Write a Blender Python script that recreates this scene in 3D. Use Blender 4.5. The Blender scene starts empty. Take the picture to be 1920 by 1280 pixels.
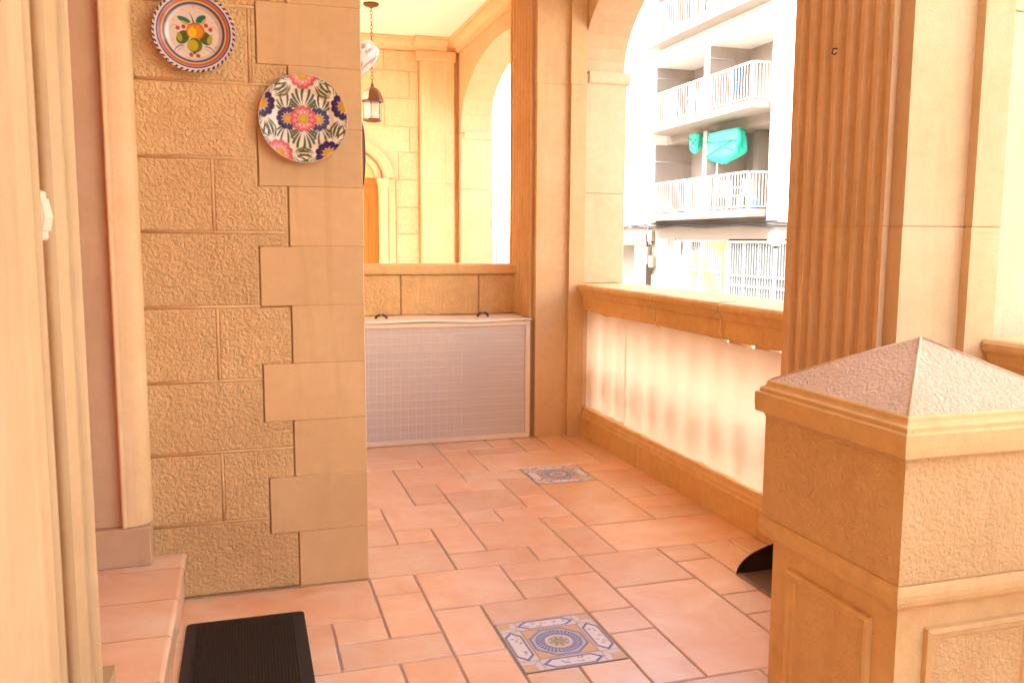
import bpy, bmesh, math, random
import numpy as np
from mathutils import Vector, Matrix

random.seed(7)
R = math.radians
sc = bpy.context.scene
col = sc.collection

# ------------------------------------------------------------------ camera, world, sun, exposure
FPX, PITCH, YAW, ROLL = 1613.12, 0.11676, 0.30142, 0.00521
cy, sy, cp, sp = math.cos(YAW), math.sin(YAW), math.cos(PITCH), math.sin(PITCH)
fw = Vector((sy*cp, cy*cp, -sp)); rt = Vector((cy, -sy, 0)); up = rt.cross(fw)
r2 = rt*math.cos(ROLL) + up*math.sin(ROLL); u2 = -rt*math.sin(ROLL) + up*math.cos(ROLL)
cam_d = bpy.data.cameras.new('camera'); cam = bpy.data.objects.new('camera', cam_d); col.objects.link(cam)
cam_d.sensor_width = 36; cam_d.lens = FPX/1920*36; cam_d.clip_start = 0.05; cam_d.clip_end = 600
M = Matrix((r2, u2, -fw)).transposed().to_4x4(); M.translation = Vector((0, 0, 1.25)); cam.matrix_world = M
cam_d.dof.use_dof = True; cam_d.dof.focus_distance = 3.4; cam_d.dof.aperture_fstop = 8
sc.camera = cam

SUN_ROT, SUN_EL = R(-62), R(54)
w = bpy.data.worlds.new('World'); sc.world = w; w.use_nodes = True
wn = w.node_tree.nodes; wl = w.node_tree.links; wn.clear()
sky = wn.new('ShaderNodeTexSky'); sky.sky_type = 'NISHITA'; sky.sun_disc = False
sky.sun_elevation = SUN_EL; sky.sun_rotation = SUN_ROT; sky.dust_density = 8.0; sky.air_density = 1.3; sky.ozone_density = 0.0
bg = wn.new('ShaderNodeBackground'); bg.inputs[1].default_value = 0.15
wo = wn.new('ShaderNodeOutputWorld'); wl.new(sky.outputs[0], bg.inputs[0]); wl.new(bg.outputs[0], wo.inputs[0])
sd = bpy.data.lights.new('sun', 'SUN'); sd.energy = 2.0; sd.angle = R(0.5); sd.color = (1.0, 0.92, 0.80)
so = bpy.data.objects.new('sun', sd); col.objects.link(so)
sv = Vector((math.sin(SUN_ROT)*math.cos(SUN_EL), math.cos(SUN_ROT)*math.cos(SUN_EL), math.sin(SUN_EL)))
so.rotation_euler = sv.to_track_quat('Z', 'Y').to_euler()
so.location = (0, 0, 12)
sc.view_settings.view_transform = 'Standard'; sc.view_settings.look = 'None'
sc.view_settings.gamma = 1.0; sc.view_settings.use_curve_mapping = False
sc.view_settings.exposure = 3.35
sc.render.engine = 'CYCLES'
sc.cycles.max_bounces = 10; sc.cycles.diffuse_bounces = 7; sc.cycles.transparent_max_bounces = 12
sc.cycles.use_denoising = True

# ------------------------------------------------------------------ materials
def newmat(name):
    m = bpy.data.materials.new(name); m.use_nodes = True
    nt = m.node_tree; b = nt.nodes['Principled BSDF']
    return m, nt, b
def node(nt, t, **k):
    n = nt.nodes.new(t)
    for a, v in k.items():
        if a in n.inputs.keys(): n.inputs[a].default_value = v
        else: setattr(n, a, v)
    return n
def lin(c): return (c[0], c[1], c[2], 1)
def plain(name, c, rough=0.6, metal=0.0, spec=0.4, vary=0.0, scale=20):
    m, nt, b = newmat(name)
    b.inputs['Base Color'].default_value = lin(c); b.inputs['Roughness'].default_value = rough
    b.inputs['Metallic'].default_value = metal; b.inputs['Specular IOR Level'].default_value = spec
    if vary:
        g = node(nt, 'ShaderNodeNewGeometry')
        n = node(nt, 'ShaderNodeTexNoise', Scale=scale, Detail=4.0)
        nt.links.new(g.outputs['Position'], n.inputs['Vector'])
        r = node(nt, 'ShaderNodeValToRGB')
        r.color_ramp.elements[0].position = .3; r.color_ramp.elements[1].position = .72
        r.color_ramp.elements[0].color = lin([x*(1-vary) for x in c]); r.color_ramp.elements[1].color = lin([min(1, x*(1+vary*.6)) for x in c])
        nt.links.new(n.outputs['Fac'], r.inputs[0]); nt.links.new(r.outputs[0], b.inputs['Base Color'])
    return m
def stone(name, c, c2, rough_scale=None, rough_dist=0.003, grain=220, grain_dist=0.0006, stain=0.12, rnd=0.06, spots=0.0, rough=0.75):
    """cast stone: clouded colour, per-piece shift, sandy grain, and (optionally) a hammered worm-like relief"""
    m, nt, b = newmat(name); L = nt.links
    b.inputs['Roughness'].default_value = rough; b.inputs['Specular IOR Level'].default_value = 0.25
    g = node(nt, 'ShaderNodeNewGeometry'); P = g.outputs['Position']
    n1 = node(nt, 'ShaderNodeTexNoise', Scale=3.2, Detail=5.0, Roughness=.6); L.new(P, n1.inputs['Vector'])
    mx = node(nt, 'ShaderNodeMixRGB'); mx.inputs[1].default_value = lin(c); mx.inputs[2].default_value = lin(c2)
    rp = node(nt, 'ShaderNodeValToRGB'); rp.color_ramp.elements[0].position = .32; rp.color_ramp.elements[1].position = .68
    L.new(n1.outputs['Fac'], rp.inputs[0]); L.new(rp.outputs[0], mx.inputs[0])
    # finer blotches
    n2 = node(nt, 'ShaderNodeTexNoise', Scale=24.0, Detail=6.0, Roughness=.65); L.new(P, n2.inputs['Vector'])
    mr = node(nt, 'ShaderNodeMapRange'); mr.inputs[1].default_value = .25; mr.inputs[2].default_value = .75
    mr.inputs[3].default_value = 1-stain; mr.inputs[4].default_value = 1+stain*.6; L.new(n2.outputs['Fac'], mr.inputs[0])
    oi = node(nt, 'ShaderNodeObjectInfo')
    mr2 = node(nt, 'ShaderNodeMapRange'); mr2.inputs[3].default_value = 1-rnd; mr2.inputs[4].default_value = 1+rnd; L.new(oi.outputs['Random'], mr2.inputs[0])
    mu = node(nt, 'ShaderNodeMath', operation='MULTIPLY'); L.new(mr.outputs[0], mu.inputs[0]); L.new(mr2.outputs[0], mu.inputs[1])
    vm = node(nt, 'ShaderNodeVectorMath', operation='SCALE'); L.new(mx.outputs[0], vm.inputs[0]); L.new(mu.outputs[0], vm.inputs['Scale'])
    # rain streaks and grime runs: long thin vertical noise
    mp = node(nt, 'ShaderNodeMapping'); mp.inputs['Scale'].default_value = (13, 13, 1.6); L.new(P, mp.inputs['Vector'])
    ns = node(nt, 'ShaderNodeTexNoise', Scale=1.0, Detail=5.0, Roughness=.62, Distortion=.5); L.new(mp.outputs[0], ns.inputs['Vector'])
    ms = node(nt, 'ShaderNodeMapRange'); ms.inputs[1].default_value = .52; ms.inputs[2].default_value = .74; ms.inputs[3].default_value = 0.; ms.inputs[4].default_value = .34
    L.new(ns.outputs['Fac'], ms.inputs[0])
    mg_ = node(nt, 'ShaderNodeMixRGB'); L.new(ms.outputs[0], mg_.inputs[0]); L.new(vm.outputs[0], mg_.inputs[1]); mg_.inputs[2].default_value = lin([c[0]*.72, c[1]*.66, c[2]*.58])
    out = mg_.outputs[0]
    if spots:
        vs = node(nt, 'ShaderNodeTexVoronoi', Scale=26.0); L.new(P, vs.inputs['Vector'])
        lt = node(nt, 'ShaderNodeMath', operation='LESS_THAN'); lt.inputs[1].default_value = spots; L.new(vs.outputs['Distance'], lt.inputs[0])
        mm = node(nt, 'ShaderNodeMixRGB'); L.new(lt.outputs[0], mm.inputs[0]); L.new(out, mm.inputs[1]); mm.inputs[2].default_value = lin([x*.45 for x in c])
        out = mm.outputs[0]
    L.new(out, b.inputs['Base Color'])
    ng = node(nt, 'ShaderNodeTexNoise', Scale=float(grain), Detail=3.0); L.new(P, ng.inputs['Vector'])
    bp = node(nt, 'ShaderNodeBump', Strength=1.0, Distance=grain_dist); L.new(ng.outputs['Fac'], bp.inputs['Height'])
    last = bp
    if rough_scale:
        n3 = node(nt, 'ShaderNodeTexNoise', Scale=rough_scale, Detail=1.5, Roughness=.45, Distortion=.55); L.new(P, n3.inputs['Vector'])
        sm = node(nt, 'ShaderNodeMapRange', interpolation_type='SMOOTHSTEP'); sm.inputs[1].default_value = .30; sm.inputs[2].default_value = .66; L.new(n3.outputs['Fac'], sm.inputs[0])
        b2 = node(nt, 'ShaderNodeBump', Strength=1.0, Distance=rough_dist); L.new(sm.outputs[0], b2.inputs['Height']); L.new(bp.outputs[0], b2.inputs['Normal'])
        last = b2
    L.new(last.outputs[0], b.inputs['Normal'])
    return m
CREAM, CREAM2 = (.66, .425, .195), (.60, .37, .155)
PALE, PALE2 = (.66, .49, .315), (.62, .43, .255)
M_ROUGH = stone('hammered_stone', CREAM, CREAM2, 80, .0034, stain=.10)
M_ROUGHF = stone('hammered_stone_fine', CREAM, CREAM2, 66, .003)
M_SMOOTH = stone('smooth_cast_stone', CREAM, CREAM2, None, grain=160, grain_dist=.0010, stain=.13, spots=.05)
M_QUOIN = stone('quoin_stone', (.655, .425, .205), (.61, .38, .17), None, grain=260, grain_dist=.0005, stain=.05, rnd=.07, spots=.02)
M_PALE = stone('pale_cast_stone', PALE, PALE2, None, grain=140, grain_dist=.0009, stain=.09, spots=.03)
M_CAP = stone('pinkish_hammered_cap_stone', (.64, .43, .28), (.60, .385, .235), 120, .0026, stain=.06)
M_POSTR = stone('coarse_post_render', (.66, .425, .20), (.61, .38, .165), 100, .0018, stain=.08)
M_PIL = stone('pilaster_stone', (.65, .445, .245), (.61, .39, .19), None, grain=150, grain_dist=.0008, stain=.08, spots=.03)
M_LEFT = stone('darkened_house_stone', (.41, .265, .140), (.37, .235, .115), None, grain=170, grain_dist=.0008, stain=.06)  # smooth stone darkened in colour against the strong light on the left wall
M_MORTAR = stone('mortar', (.64, .40, .18), (.56, .34, .14), None, grain=200, grain_dist=.001)
M_PLASTER = plain('white_plaster_ceiling', (.82, .78, .72), .8, vary=.02, scale=4)
M_REVEAL = stone('greyish_marble_reveal', (.52, .36, .215), (.47, .31, .18), None, grain=90, grain_dist=.0002, stain=.06, rough=.4)
M_GROUT = stone('floor_grout', (.42, .35, .29), (.30, .24, .19), None, grain=300, grain_dist=.001)

def tile_mat():
    m, nt, b = newmat('terracotta_tile'); L = nt.links
    g = node(nt, 'ShaderNodeNewGeometry'); P = g.outputs['Position']
    oi = node(nt, 'ShaderNodeObjectInfo')
    of = node(nt, 'ShaderNodeVectorMath', operation='SCALE'); of.inputs['Scale'].default_value = 40.; L.new(oi.outputs['Random'], of.inputs[0])
    cx = node(nt, 'ShaderNodeCombineXYZ'); ml = node(nt, 'ShaderNodeMath', operation='MULTIPLY'); ml.inputs[1].default_value = 37.; L.new(oi.outputs['Random'], ml.inputs[0]); L.new(ml.outputs[0], cx.inputs[2])
    ad = node(nt, 'ShaderNodeVectorMath', operation='ADD'); L.new(P, ad.inputs[0]); L.new(cx.outputs[0], ad.inputs[1])
    n = node(nt, 'ShaderNodeTexNoise', Scale=5.5, Detail=6.0, Roughness=.6, Distortion=.6); L.new(ad.outputs[0], n.inputs['Vector'])
    r = node(nt, 'ShaderNodeValToRGB'); e = r.color_ramp.elements
    e[0].position = .28; e[0].color = (.66, .33, .165, 1); e[1].position = .72; e[1].color = (.76, .56, .42, 1)
    e2 = r.color_ramp.elements.new(.5); e2.color = (.71, .445, .28, 1)
    L.new(n.outputs['Fac'], r.inputs[0])
    mr = node(nt, 'ShaderNodeMapRange'); mr.inputs[3].default_value = .88; mr.inputs[4].default_value = 1.05; L.new(oi.outputs['Random'], mr.inputs[0])
    v = node(nt, 'ShaderNodeVectorMath', operation='SCALE'); L.new(r.outputs[0], v.inputs[0]); L.new(mr.outputs[0], v.inputs['Scale'])
    hs = node(nt, 'ShaderNodeMixRGB', blend_type='MULTIPLY'); fr = node(nt, 'ShaderNodeMath', operation='FRACT'); m9 = node(nt, 'ShaderNodeMath', operation='MULTIPLY'); m9.inputs[1].default_value = 7.31
    L.new(oi.outputs['Random'], m9.inputs[0]); L.new(m9.outputs[0], fr.inputs[0]); L.new(fr.outputs[0], hs.inputs[0]); L.new(v.outputs[0], hs.inputs[1]); hs.inputs[2].default_value = (1.0, .90, .81, 1)
    v = hs
    # small pits
    vo = node(nt, 'ShaderNodeTexVoronoi', Scale=42.0); L.new(ad.outputs[0], vo.inputs['Vector'])
    lt = node(nt, 'ShaderNodeMath', operation='LESS_THAN'); lt.inputs[1].default_value = .045; L.new(vo.outputs['Distance'], lt.inputs[0])
    mm = node(nt, 'ShaderNodeMixRGB'); L.new(lt.outputs[0], mm.inputs[0]); L.new(v.outputs[0], mm.inputs[1]); mm.inputs[2].default_value = (.3, .13, .07, 1)
    L.new(mm.outputs[0], b.inputs['Base Color'])
    n2 = node(nt, 'ShaderNodeTexNoise', Scale=28., Detail=5.); L.new(ad.outputs[0], n2.inputs['Vector'])
    rr = node(nt, 'ShaderNodeMapRange'); rr.inputs[3].default_value = .24; rr.inputs[4].default_value = .50; L.new(n2.outputs['Fac'], rr.inputs[0]); L.new(rr.outputs[0], b.inputs['Roughness'])
    bp = node(nt, 'ShaderNodeBump', Strength=.6, Distance=.0016); L.new(n2.outputs['Fac'], bp.inputs['Height']); L.new(bp.outputs[0], b.inputs['Normal'])
    b.inputs['Specular IOR Level'].default_value = .9
    b.inputs['Coat Weight'].default_value = .5; b.inputs['Coat Roughness'].default_value = .33
    return m
M_TILE = tile_mat()
def painted(name, rough=.12, bump=0.0, coat=.0):
    m, nt, b = newmat(name)
    a = node(nt, 'ShaderNodeAttribute', attribute_name='paint'); nt.links.new(a.outputs['Color'], b.inputs['Base Color'])
    b.inputs['Roughness'].default_value = rough
    b.inputs['Specular IOR Level'].default_value = .35
    return m
M_GLAZE = painted('glazed_painted_ceramic', .14, coat=.5)
M_MOSAIC = painted('painted_mosaic_tile', .38)
M_WHITE = plain('white_painted_metal', (.78, .74, .68), .45)
M_FRAME = plain('cream_painted_metal', (.72, .60, .46), .45, vary=.04)
M_LID = plain('white_wavy_sheet', (.76, .68, .60), .4, vary=.05, scale=6)
M_PLASTIC = plain('ivory_switch_plastic', (.58, .48, .37), .3)
M_BLACKRUB = plain('black_rubber', (.012, .010, .009), .55, vary=.3, scale=60)
M_ENDW = stone('street_lit_hammered_stone', (.66, .51, .34), (.63, .47, .29), 66, .003)  # same hammered stone, lightened in colour for the street light in the far bay
M_PAN = plain('dark_brown_plastic', (.035, .020, .014), .35, vary=.2)
M_PAN2 = plain('taupe_plastic', (.16, .10, .075), .4)
M_IRON = plain('rusty_bronze_metal', (.16, .085, .045), .5, .6, vary=.3, scale=60)
M_DARK = plain('dark_handle', (.06, .035, .025), .5)
M_STRING = plain('cream_cord', (.75, .6, .42), .8)
def wood():
    m, nt, b = newmat('orange_varnished_wood'); L = nt.links
    g = node(nt, 'ShaderNodeNewGeometry'); mp = node(nt, 'ShaderNodeMapping'); mp.inputs['Scale'].default_value = (60, 60, 3); L.new(g.outputs['Position'], mp.inputs['Vector'])
    n = node(nt, 'ShaderNodeTexNoise', Scale=1.0, Detail=4.); L.new(mp.outputs[0], n.inputs['Vector'])
    r = node(nt, 'ShaderNodeValToRGB'); r.color_ramp.elements[0].color = (.42, .10, .012, 1); r.color_ramp.elements[1].color = (.58, .17, .025, 1)
    L.new(n.outputs['Fac'], r.inputs[0]); L.new(r.outputs[0], b.inputs['Base Color']); b.inputs['Roughness'].default_value = .35
    return m
M_WOOD = wood()
def glass(name, c=(1, 1, 1), rough=.05, alpha=.25):
    m, nt, b = newmat(name); b.inputs['Base Color'].default_value = lin(c); b.inputs['Roughness'].default_value = rough
    b.inputs['Alpha'].default_value = alpha
    return m
M_GLASS = glass('lantern_glass', (.85, .86, .86), .1, .35)
def sheet_mat():
    m, nt, b = newmat('translucent_cream_sheet'); L = nt.links
    o = nt.nodes['Material Output']
    g = node(nt, 'ShaderNodeNewGeometry'); mp = node(nt, 'ShaderNodeMapping'); mp.inputs['Scale'].default_value = (2, 2.2, 14); L.new(g.outputs['Position'], mp.inputs['Vector'])
    n = node(nt, 'ShaderNodeTexNoise', Scale=3., Detail=4.); L.new(mp.outputs[0], n.inputs['Vector'])
    r = node(nt, 'ShaderNodeValToRGB'); r.color_ramp.elements[0].color = (.82, .69, .56, 1); r.color_ramp.elements[1].color = (.88, .76, .64, 1)
    L.new(n.outputs['Fac'], r.inputs[0]); L.new(r.outputs[0], b.inputs['Base Color']); b.inputs['Roughness'].default_value = .5
    t = node(nt, 'ShaderNodeBsdfTranslucent'); L.new(r.outputs[0], t.inputs['Color'])
    mx = node(nt, 'ShaderNodeMixShader'); mx.inputs[0].default_value = .52; L.new(b.outputs[0], mx.inputs[1]); L.new(t.outputs[0], mx.inputs[2]); L.new(mx.outputs[0], o.inputs['Surface'])
    return m
M_SHEET = sheet_mat()
def panel_mat():
    m, nt, b = newmat('frosted_grey_panel'); L = nt.links
    g = node(nt, 'ShaderNodeNewGeometry'); mp = node(nt, 'ShaderNodeMapping'); mp.inputs['Scale'].default_value = (.6, 1, 9); L.new(g.outputs['Position'], mp.inputs['Vector'])
    n = node(nt, 'ShaderNodeTexNoise', Scale=4., Detail=5.); L.new(mp.outputs[0], n.inputs['Vector'])
    r = node(nt, 'ShaderNodeValToRGB'); r.color_ramp.elements[0].color = (.50, .43, .39, 1); r.color_ramp.elements[1].color = (.57, .50, .455, 1)
    L.new(n.outputs['Fac'], r.inputs[0]); L.new(r.outputs[0], b.inputs['Base Color']); b.inputs['Roughness'].default_value = .28
    bp = node(nt, 'ShaderNodeBump', Strength=.5, Distance=.004); L.new(n.outputs['Fac'], bp.inputs['Height']); L.new(bp.outputs[0], b.inputs['Normal'])
    return m
M_PANEL = panel_mat()
M_GRID = plain('pale_wire_grid', (.70, .62, .55), .4)
# street side
M_BWHITE = plain('white_facade_render', (.70, .70, .69), .8, vary=.02, scale=.6)
M_BPEACH = plain('peach_facade_render', (.165, .128, .10), .85, vary=.04, scale=1.5)
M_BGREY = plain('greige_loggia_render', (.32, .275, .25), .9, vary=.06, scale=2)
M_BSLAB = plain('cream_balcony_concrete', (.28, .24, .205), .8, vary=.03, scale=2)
M_RAIL = plain('white_railing_paint', (.40, .40, .41), .4)
M_GLASSB = plain('blue_grey_window_glass', (.050, .058, .062), .15, vary=.3, scale=1.5)
M_YELLOW = plain('ochre_yellow_door', (.26, .155, .035), .6)
M_BLIND = plain('cream_roller_shutter', (.28, .24, .16), .6)
M_GREEN = plain('turquoise_green_tarpaulin', (.03, .52, .36), .45, vary=.15, scale=6)
M_GREEND = plain('dark_green_cord', (.005, .2, .13), .6)
M_LIME = plain('pale_green_plastic', (.35, .62, .30), .5)
M_WPLAST = plain('white_garden_plastic', (.45, .45, .45), .4)
M_BLUE = plain('blue_plastic', (.03, .22, .55), .5)
M_PINK = plain('pink_cloth', (.65, .2, .22), .8)
M_CABLE = plain('dark_grey_cable', (.045, .042, .045), .7)
M_ASPH = plain('worn_pale_asphalt', (.16, .15, .14), .9, vary=.2, scale=3)
M_PAVE = plain('concrete_paving', (.30, .28, .25), .9, vary=.1, scale=3)
M_GLOBE = plain('opal_globe', (.85, .85, .83), .25)
M_RED = plain('brick_red_paint', (.35, .08, .06), .7)

# ------------------------------------------------------------------ mesh builder
ORG = {}
class MB:
    def __init__(s): s.v = []; s.f = []; s.sm = []
    def add(s, vs, fs, smooth=False):
        o = len(s.v); s.v += [tuple(p) for p in vs]; s.f += [tuple(i+o for i in f) for f in fs]; s.sm += [smooth]*len(fs)
        return s
    def box(s, x0, x1, y0, y1, z0, z1):
        return s.add([(x0, y0, z0), (x1, y0, z0), (x1, y1, z0), (x0, y1, z0), (x0, y0, z1), (x1, y0, z1), (x1, y1, z1), (x0, y1, z1)],
                     [(3, 2, 1, 0), (4, 5, 6, 7), (0, 1, 5, 4), (1, 2, 6, 5), (2, 3, 7, 6), (3, 0, 4, 7)])
    def cbox(s, x0, x1, y0, y1, z0, z1, c=.004):
        """chamfered box"""
        X = (x0, x1); Y = (y0, y1); Z = (z0, z1); vs = []; idx = {}
        for i in (0, 1):
            for j in (0, 1):
                for k in (0, 1):
                    sx, sy_, sz = (1, -1)[i]*c, (1, -1)[j]*c, (1, -1)[k]*c
                    idx[i, j, k, 0] = len(vs); vs.append((X[i], Y[j]+sy_, Z[k]+sz))
                    idx[i, j, k, 1] = len(vs); vs.append((X[i]+sx, Y[j], Z[k]+sz))
                    idx[i, j, k, 2] = len(vs); vs.append((X[i]+sx, Y[j]+sy_, Z[k]))
        F = []
        I = lambda a, i, j, k: idx[i, j, k, a]
        for i in (0, 1): F.append([I(0, i, 0, 0), I(0, i, 1, 0), I(0, i, 1, 1), I(0, i, 0, 1)])
        for j in (0, 1): F.append([I(1, 0, j, 0), I(1, 1, j, 0), I(1, 1, j, 1), I(1, 0, j, 1)])
        for k in (0, 1): F.append([I(2, 0, 0, k), I(2, 1, 0, k), I(2, 1, 1, k), I(2, 0, 1, k)])
        for i in (0, 1):
            for j in (0, 1): F.append([I(0, i, j, 0), I(0, i, j, 1), I(1, i, j, 1), I(1, i, j, 0)])
            for k in (0, 1): F.append([I(0, i, 0, k), I(0, i, 1, k), I(2, i, 1, k), I(2, i, 0, k)])
        for j in (0, 1):
            for k in (0, 1): F.append([I(1, 0, j, k), I(1, 1, j, k), I(2, 1, j, k), I(2, 0, j, k)])
        for i in (0, 1):
            for j in (0, 1):
                for k in (0, 1): F.append([I(0, i, j, k), I(1, i, j, k), I(2, i, j, k)])
        return s.add(vs, F)
    def prism(s, poly, axis, a, b, smooth=False):
        """extrude a 2-D polygon; axis 'x': poly is (y,z); 'y': (x,z); 'z': (x,y)"""
        def P(p, t): return {'x': (t, p[0], p[1]), 'y': (p[0], t, p[1]), 'z': (p[0], p[1], t)}[axis]
        n = len(poly)
        vs = [P(p, a) for p in poly]+[P(p, b) for p in poly]
        s.add(vs, [(i, (i+1) % n, n+(i+1) % n, n+i) for i in range(n)], smooth)
        s.add(vs, [tuple(range(n-1, -1, -1)), tuple(range(n, 2*n))])
        return s
    def lathe(s, prof, c, seg=24, axis='z', smooth=True, a0=0., a1=2*math.pi):
        """prof: (r, t); axis direction through c"""
        full = abs(a1-a0-2*math.pi) < 1e-6; n = seg if full else seg+1
        vs = []
        for r, t in prof:
            for i in range(n):
                a = a0+(a1-a0)*i/seg; u, v = r*math.cos(a), r*math.sin(a)
                vs.append({'z': (c[0]+u, c[1]+v, c[2]+t), 'x': (c[0]+t, c[1]+u, c[2]+v), 'y': (c[0]+u, c[1]+t, c[2]+v)}[axis])
        fs = []
        for k in range(len(prof)-1):
            for i in range(seg if full else n-1):
                j = (i+1) % n; fs.append((k*n+i, k*n+j, (k+1)*n+j, (k+1)*n+i))
        return s.add(vs, fs, smooth)
    def tube(s, pts, r, seg=8, caps=True):
        pts = [Vector(p) for p in pts]; n = len(pts); vs = []
        rr = r if isinstance(r, (list, tuple)) else [r]*n
        t0 = (pts[1]-pts[0]).normalized(); ref = Vector((0, 0, 1)) if abs(t0.z) < .9 else Vector((1, 0, 0))
        for i, p in enumerate(pts):
            t = (pts[min(i+1, n-1)]-pts[max(i-1, 0)]).normalized()
            u = t.cross(ref).normalized(); v = t.cross(u)
            for k in range(seg):
                a = 2*math.pi*k/seg; vs.append(p+(u*math.cos(a)+v*math.sin(a))*rr[i])
        fs = [(i*seg+k, i*seg+(k+1) % seg, (i+1)*seg+(k+1) % seg, (i+1)*seg+k) for i in range(n-1) for k in range(seg)]
        if caps: fs += [tuple(range(seg-1, -1, -1)), tuple((n-1)*seg+k for k in range(seg))]
        return s.add(vs, fs, True)
    def torus(s, c, R0, r, e1, e2, n=12, m=6):
        c = Vector(c); e1 = Vector(e1); e2 = Vector(e2); e3 = e1.cross(e2).normalized(); vs = []
        R1, R2 = (R0 if isinstance(R0, tuple) else (R0, R0))
        for i in range(n):
            a = 2*math.pi*i/n; d = (e1*math.cos(a)+e2*math.sin(a)); p = c+e1*R1*math.cos(a)+e2*R2*math.sin(a)
            for k in range(m):
                b = 2*math.pi*k/m; vs.append(p+d*r*math.cos(b)+e3*r*math.sin(b))
        return s.add(vs, [(i*m+k, i*m+(k+1) % m, ((i+1) % n)*m+(k+1) % m, ((i+1) % n)*m+k) for i in range(n) for k in range(m)], True)
    def build(s, name, mat, parent=None, kind=None, label=None, cat=None, group=None, fix=True):
        me = bpy.data.meshes.new(name)
        org = Vector(ORG.get(parent.name, (0, 0, 0))) if parent else Vector((0, 0, 0))
        me.from_pydata([tuple(Vector(p)-org) for p in s.v], [], s.f)
        me.polygons.foreach_set('use_smooth', s.sm)
        me.materials.append(mat)
        if fix:
            bm = bmesh.new(); bm.from_mesh(me); bmesh.ops.recalc_face_normals(bm, faces=bm.faces); bm.to_mesh(me); bm.free()
        o = bpy.data.objects.new(name, me); col.objects.link(o)
        if parent: o.parent = parent; ORG[o.name] = tuple(org)
        else: ORG[o.name] = (0, 0, 0)
        tag(o, label, cat, group, kind)
        return o
def tag(o, label=None, cat=None, group=None, kind=None):
    if label: o['label'] = label
    if cat: o['category'] = cat
    if group: o['group'] = group
    if kind: o['kind'] = kind
def thing(name, label, cat, loc, group=None, kind=None):
    o = bpy.data.objects.new(name, None); col.objects.link(o); o.location = loc; o.empty_display_size = .1
    ORG[o.name] = tuple(loc); tag(o, label, cat, group, kind)
    return o
def share(src, name, off, parent):
    """a repeat that shares its mesh"""
    o = bpy.data.objects.new(name, src.data); col.objects.link(o); o.parent = parent; o.location = off
    ORG[o.name] = ORG[parent.name]
    return o

# ------------------------------------------------------------------ painter for glazed and mosaic pieces
class Paint:
    def __init__(s, u, v, base):
        s.u = u; s.v = v; s.c = np.tile(np.array(base, float), (len(u), 1)); s.aa = .012
    def put(s, mask, c):
        m = np.clip(mask, 0, 1)[:, None]; s.c = s.c*(1-m)+np.array(c, float)*m
    def disc(s, x, y, r, c, ry=None, rot=0):
        du, dv = s.u-x, s.v-y; ca, sa = math.cos(rot), math.sin(rot)
        a = (du*ca+dv*sa)/r; b = (-du*sa+dv*ca)/(ry or r)
        d = (np.sqrt(a*a+b*b)-1)*min(r, ry or r); s.put(.5-d/s.aa, c)
    def ring(s, x, y, r0, r1, c):
        d = np.hypot(s.u-x, s.v-y); s.put(np.minimum((d-r0)/s.aa+.5, (r1-d)/s.aa+.5), c)
    def stroke(s, pts, w, c):
        """tapered curve through pts; w = (start, middle, end) half-widths"""
        p0, p1, p2 = [np.array(p, float) for p in pts]; best = np.full(len(s.u), 9.)
        for k in range(13):
            t = k/12; q = p0*(1-t)**2+2*p1*t*(1-t)+p2*t*t; wd = w[0]*(1-t)**2+2*w[1]*t*(1-t)+w[2]*t*t
            best = np.minimum(best, np.hypot(s.u-q[0], s.v-q[1])-wd)
        s.put(.5-best/s.aa, c)
    def poly(s, pts, c):
        """convex polygon, counter-clockwise"""
        d = np.full(len(s.u), -9.)
        for i in range(len(pts)):
            a = np.array(pts[i]); b = np.array(pts[(i+1) % len(pts)]); e = (b-a)/np.linalg.norm(b-a)
            d = np.maximum(d, (s.u-a[0])*e[1]-(s.v-a[1])*e[0])
        s.put(.5-d/s.aa, c)
    def flower(s, x, y, r, pr, n, cp_, cc, cin, a0=0., a1=2*math.pi, off=0):
        for k in range(n):
            a = off+a0+(a1-a0)*(k+.5)/n; s.disc(x+r*math.cos(a), y+r*math.sin(a), pr, cp_)
        for k in range(n):
            a = off+a0+(a1-a0)*(k+.5)/n; s.disc(x+r*.78*math.cos(a), y+r*.78*math.sin(a), pr*.72, cc, pr*.6, a)
        s.disc(x, y, r*.55, cin); s.ring(x, y, r*.30, r*.36, [q*.6 for q in cin]); s.ring(x, y, r*.5, r*.56, [q*.6 for q in cin])
    def fan(s, x, y, ang, n, spread, L0, L1, c, bend=.12, w=.034):
        for k in range(n):
            t = (k/(n-1)-.5)*2; a = ang+t*spread; L = L1+(L0-L1)*(1-abs(t)**1.3)
            d = np.array((math.cos(a), math.sin(a))); nrm = np.array((-d[1], d[0]))
            st = np.array((x, y))+d*L*.22
            s.stroke((st, st+d*L*.5+nrm*bend*L*(1 if t >= 0 else -1), st+d*L*.8+nrm*(.02*(1 if t > 0 else -1))), (.004, w, w*.7), c)
def paint_mesh(o, rgb):
    a = o.data.color_attributes.new('paint', 'FLOAT_COLOR', 'POINT')
    arr = np.ones((len(rgb), 4), np.float32); arr[:, :3] = rgb; a.data.foreach_set('color', arr.ravel())

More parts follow.
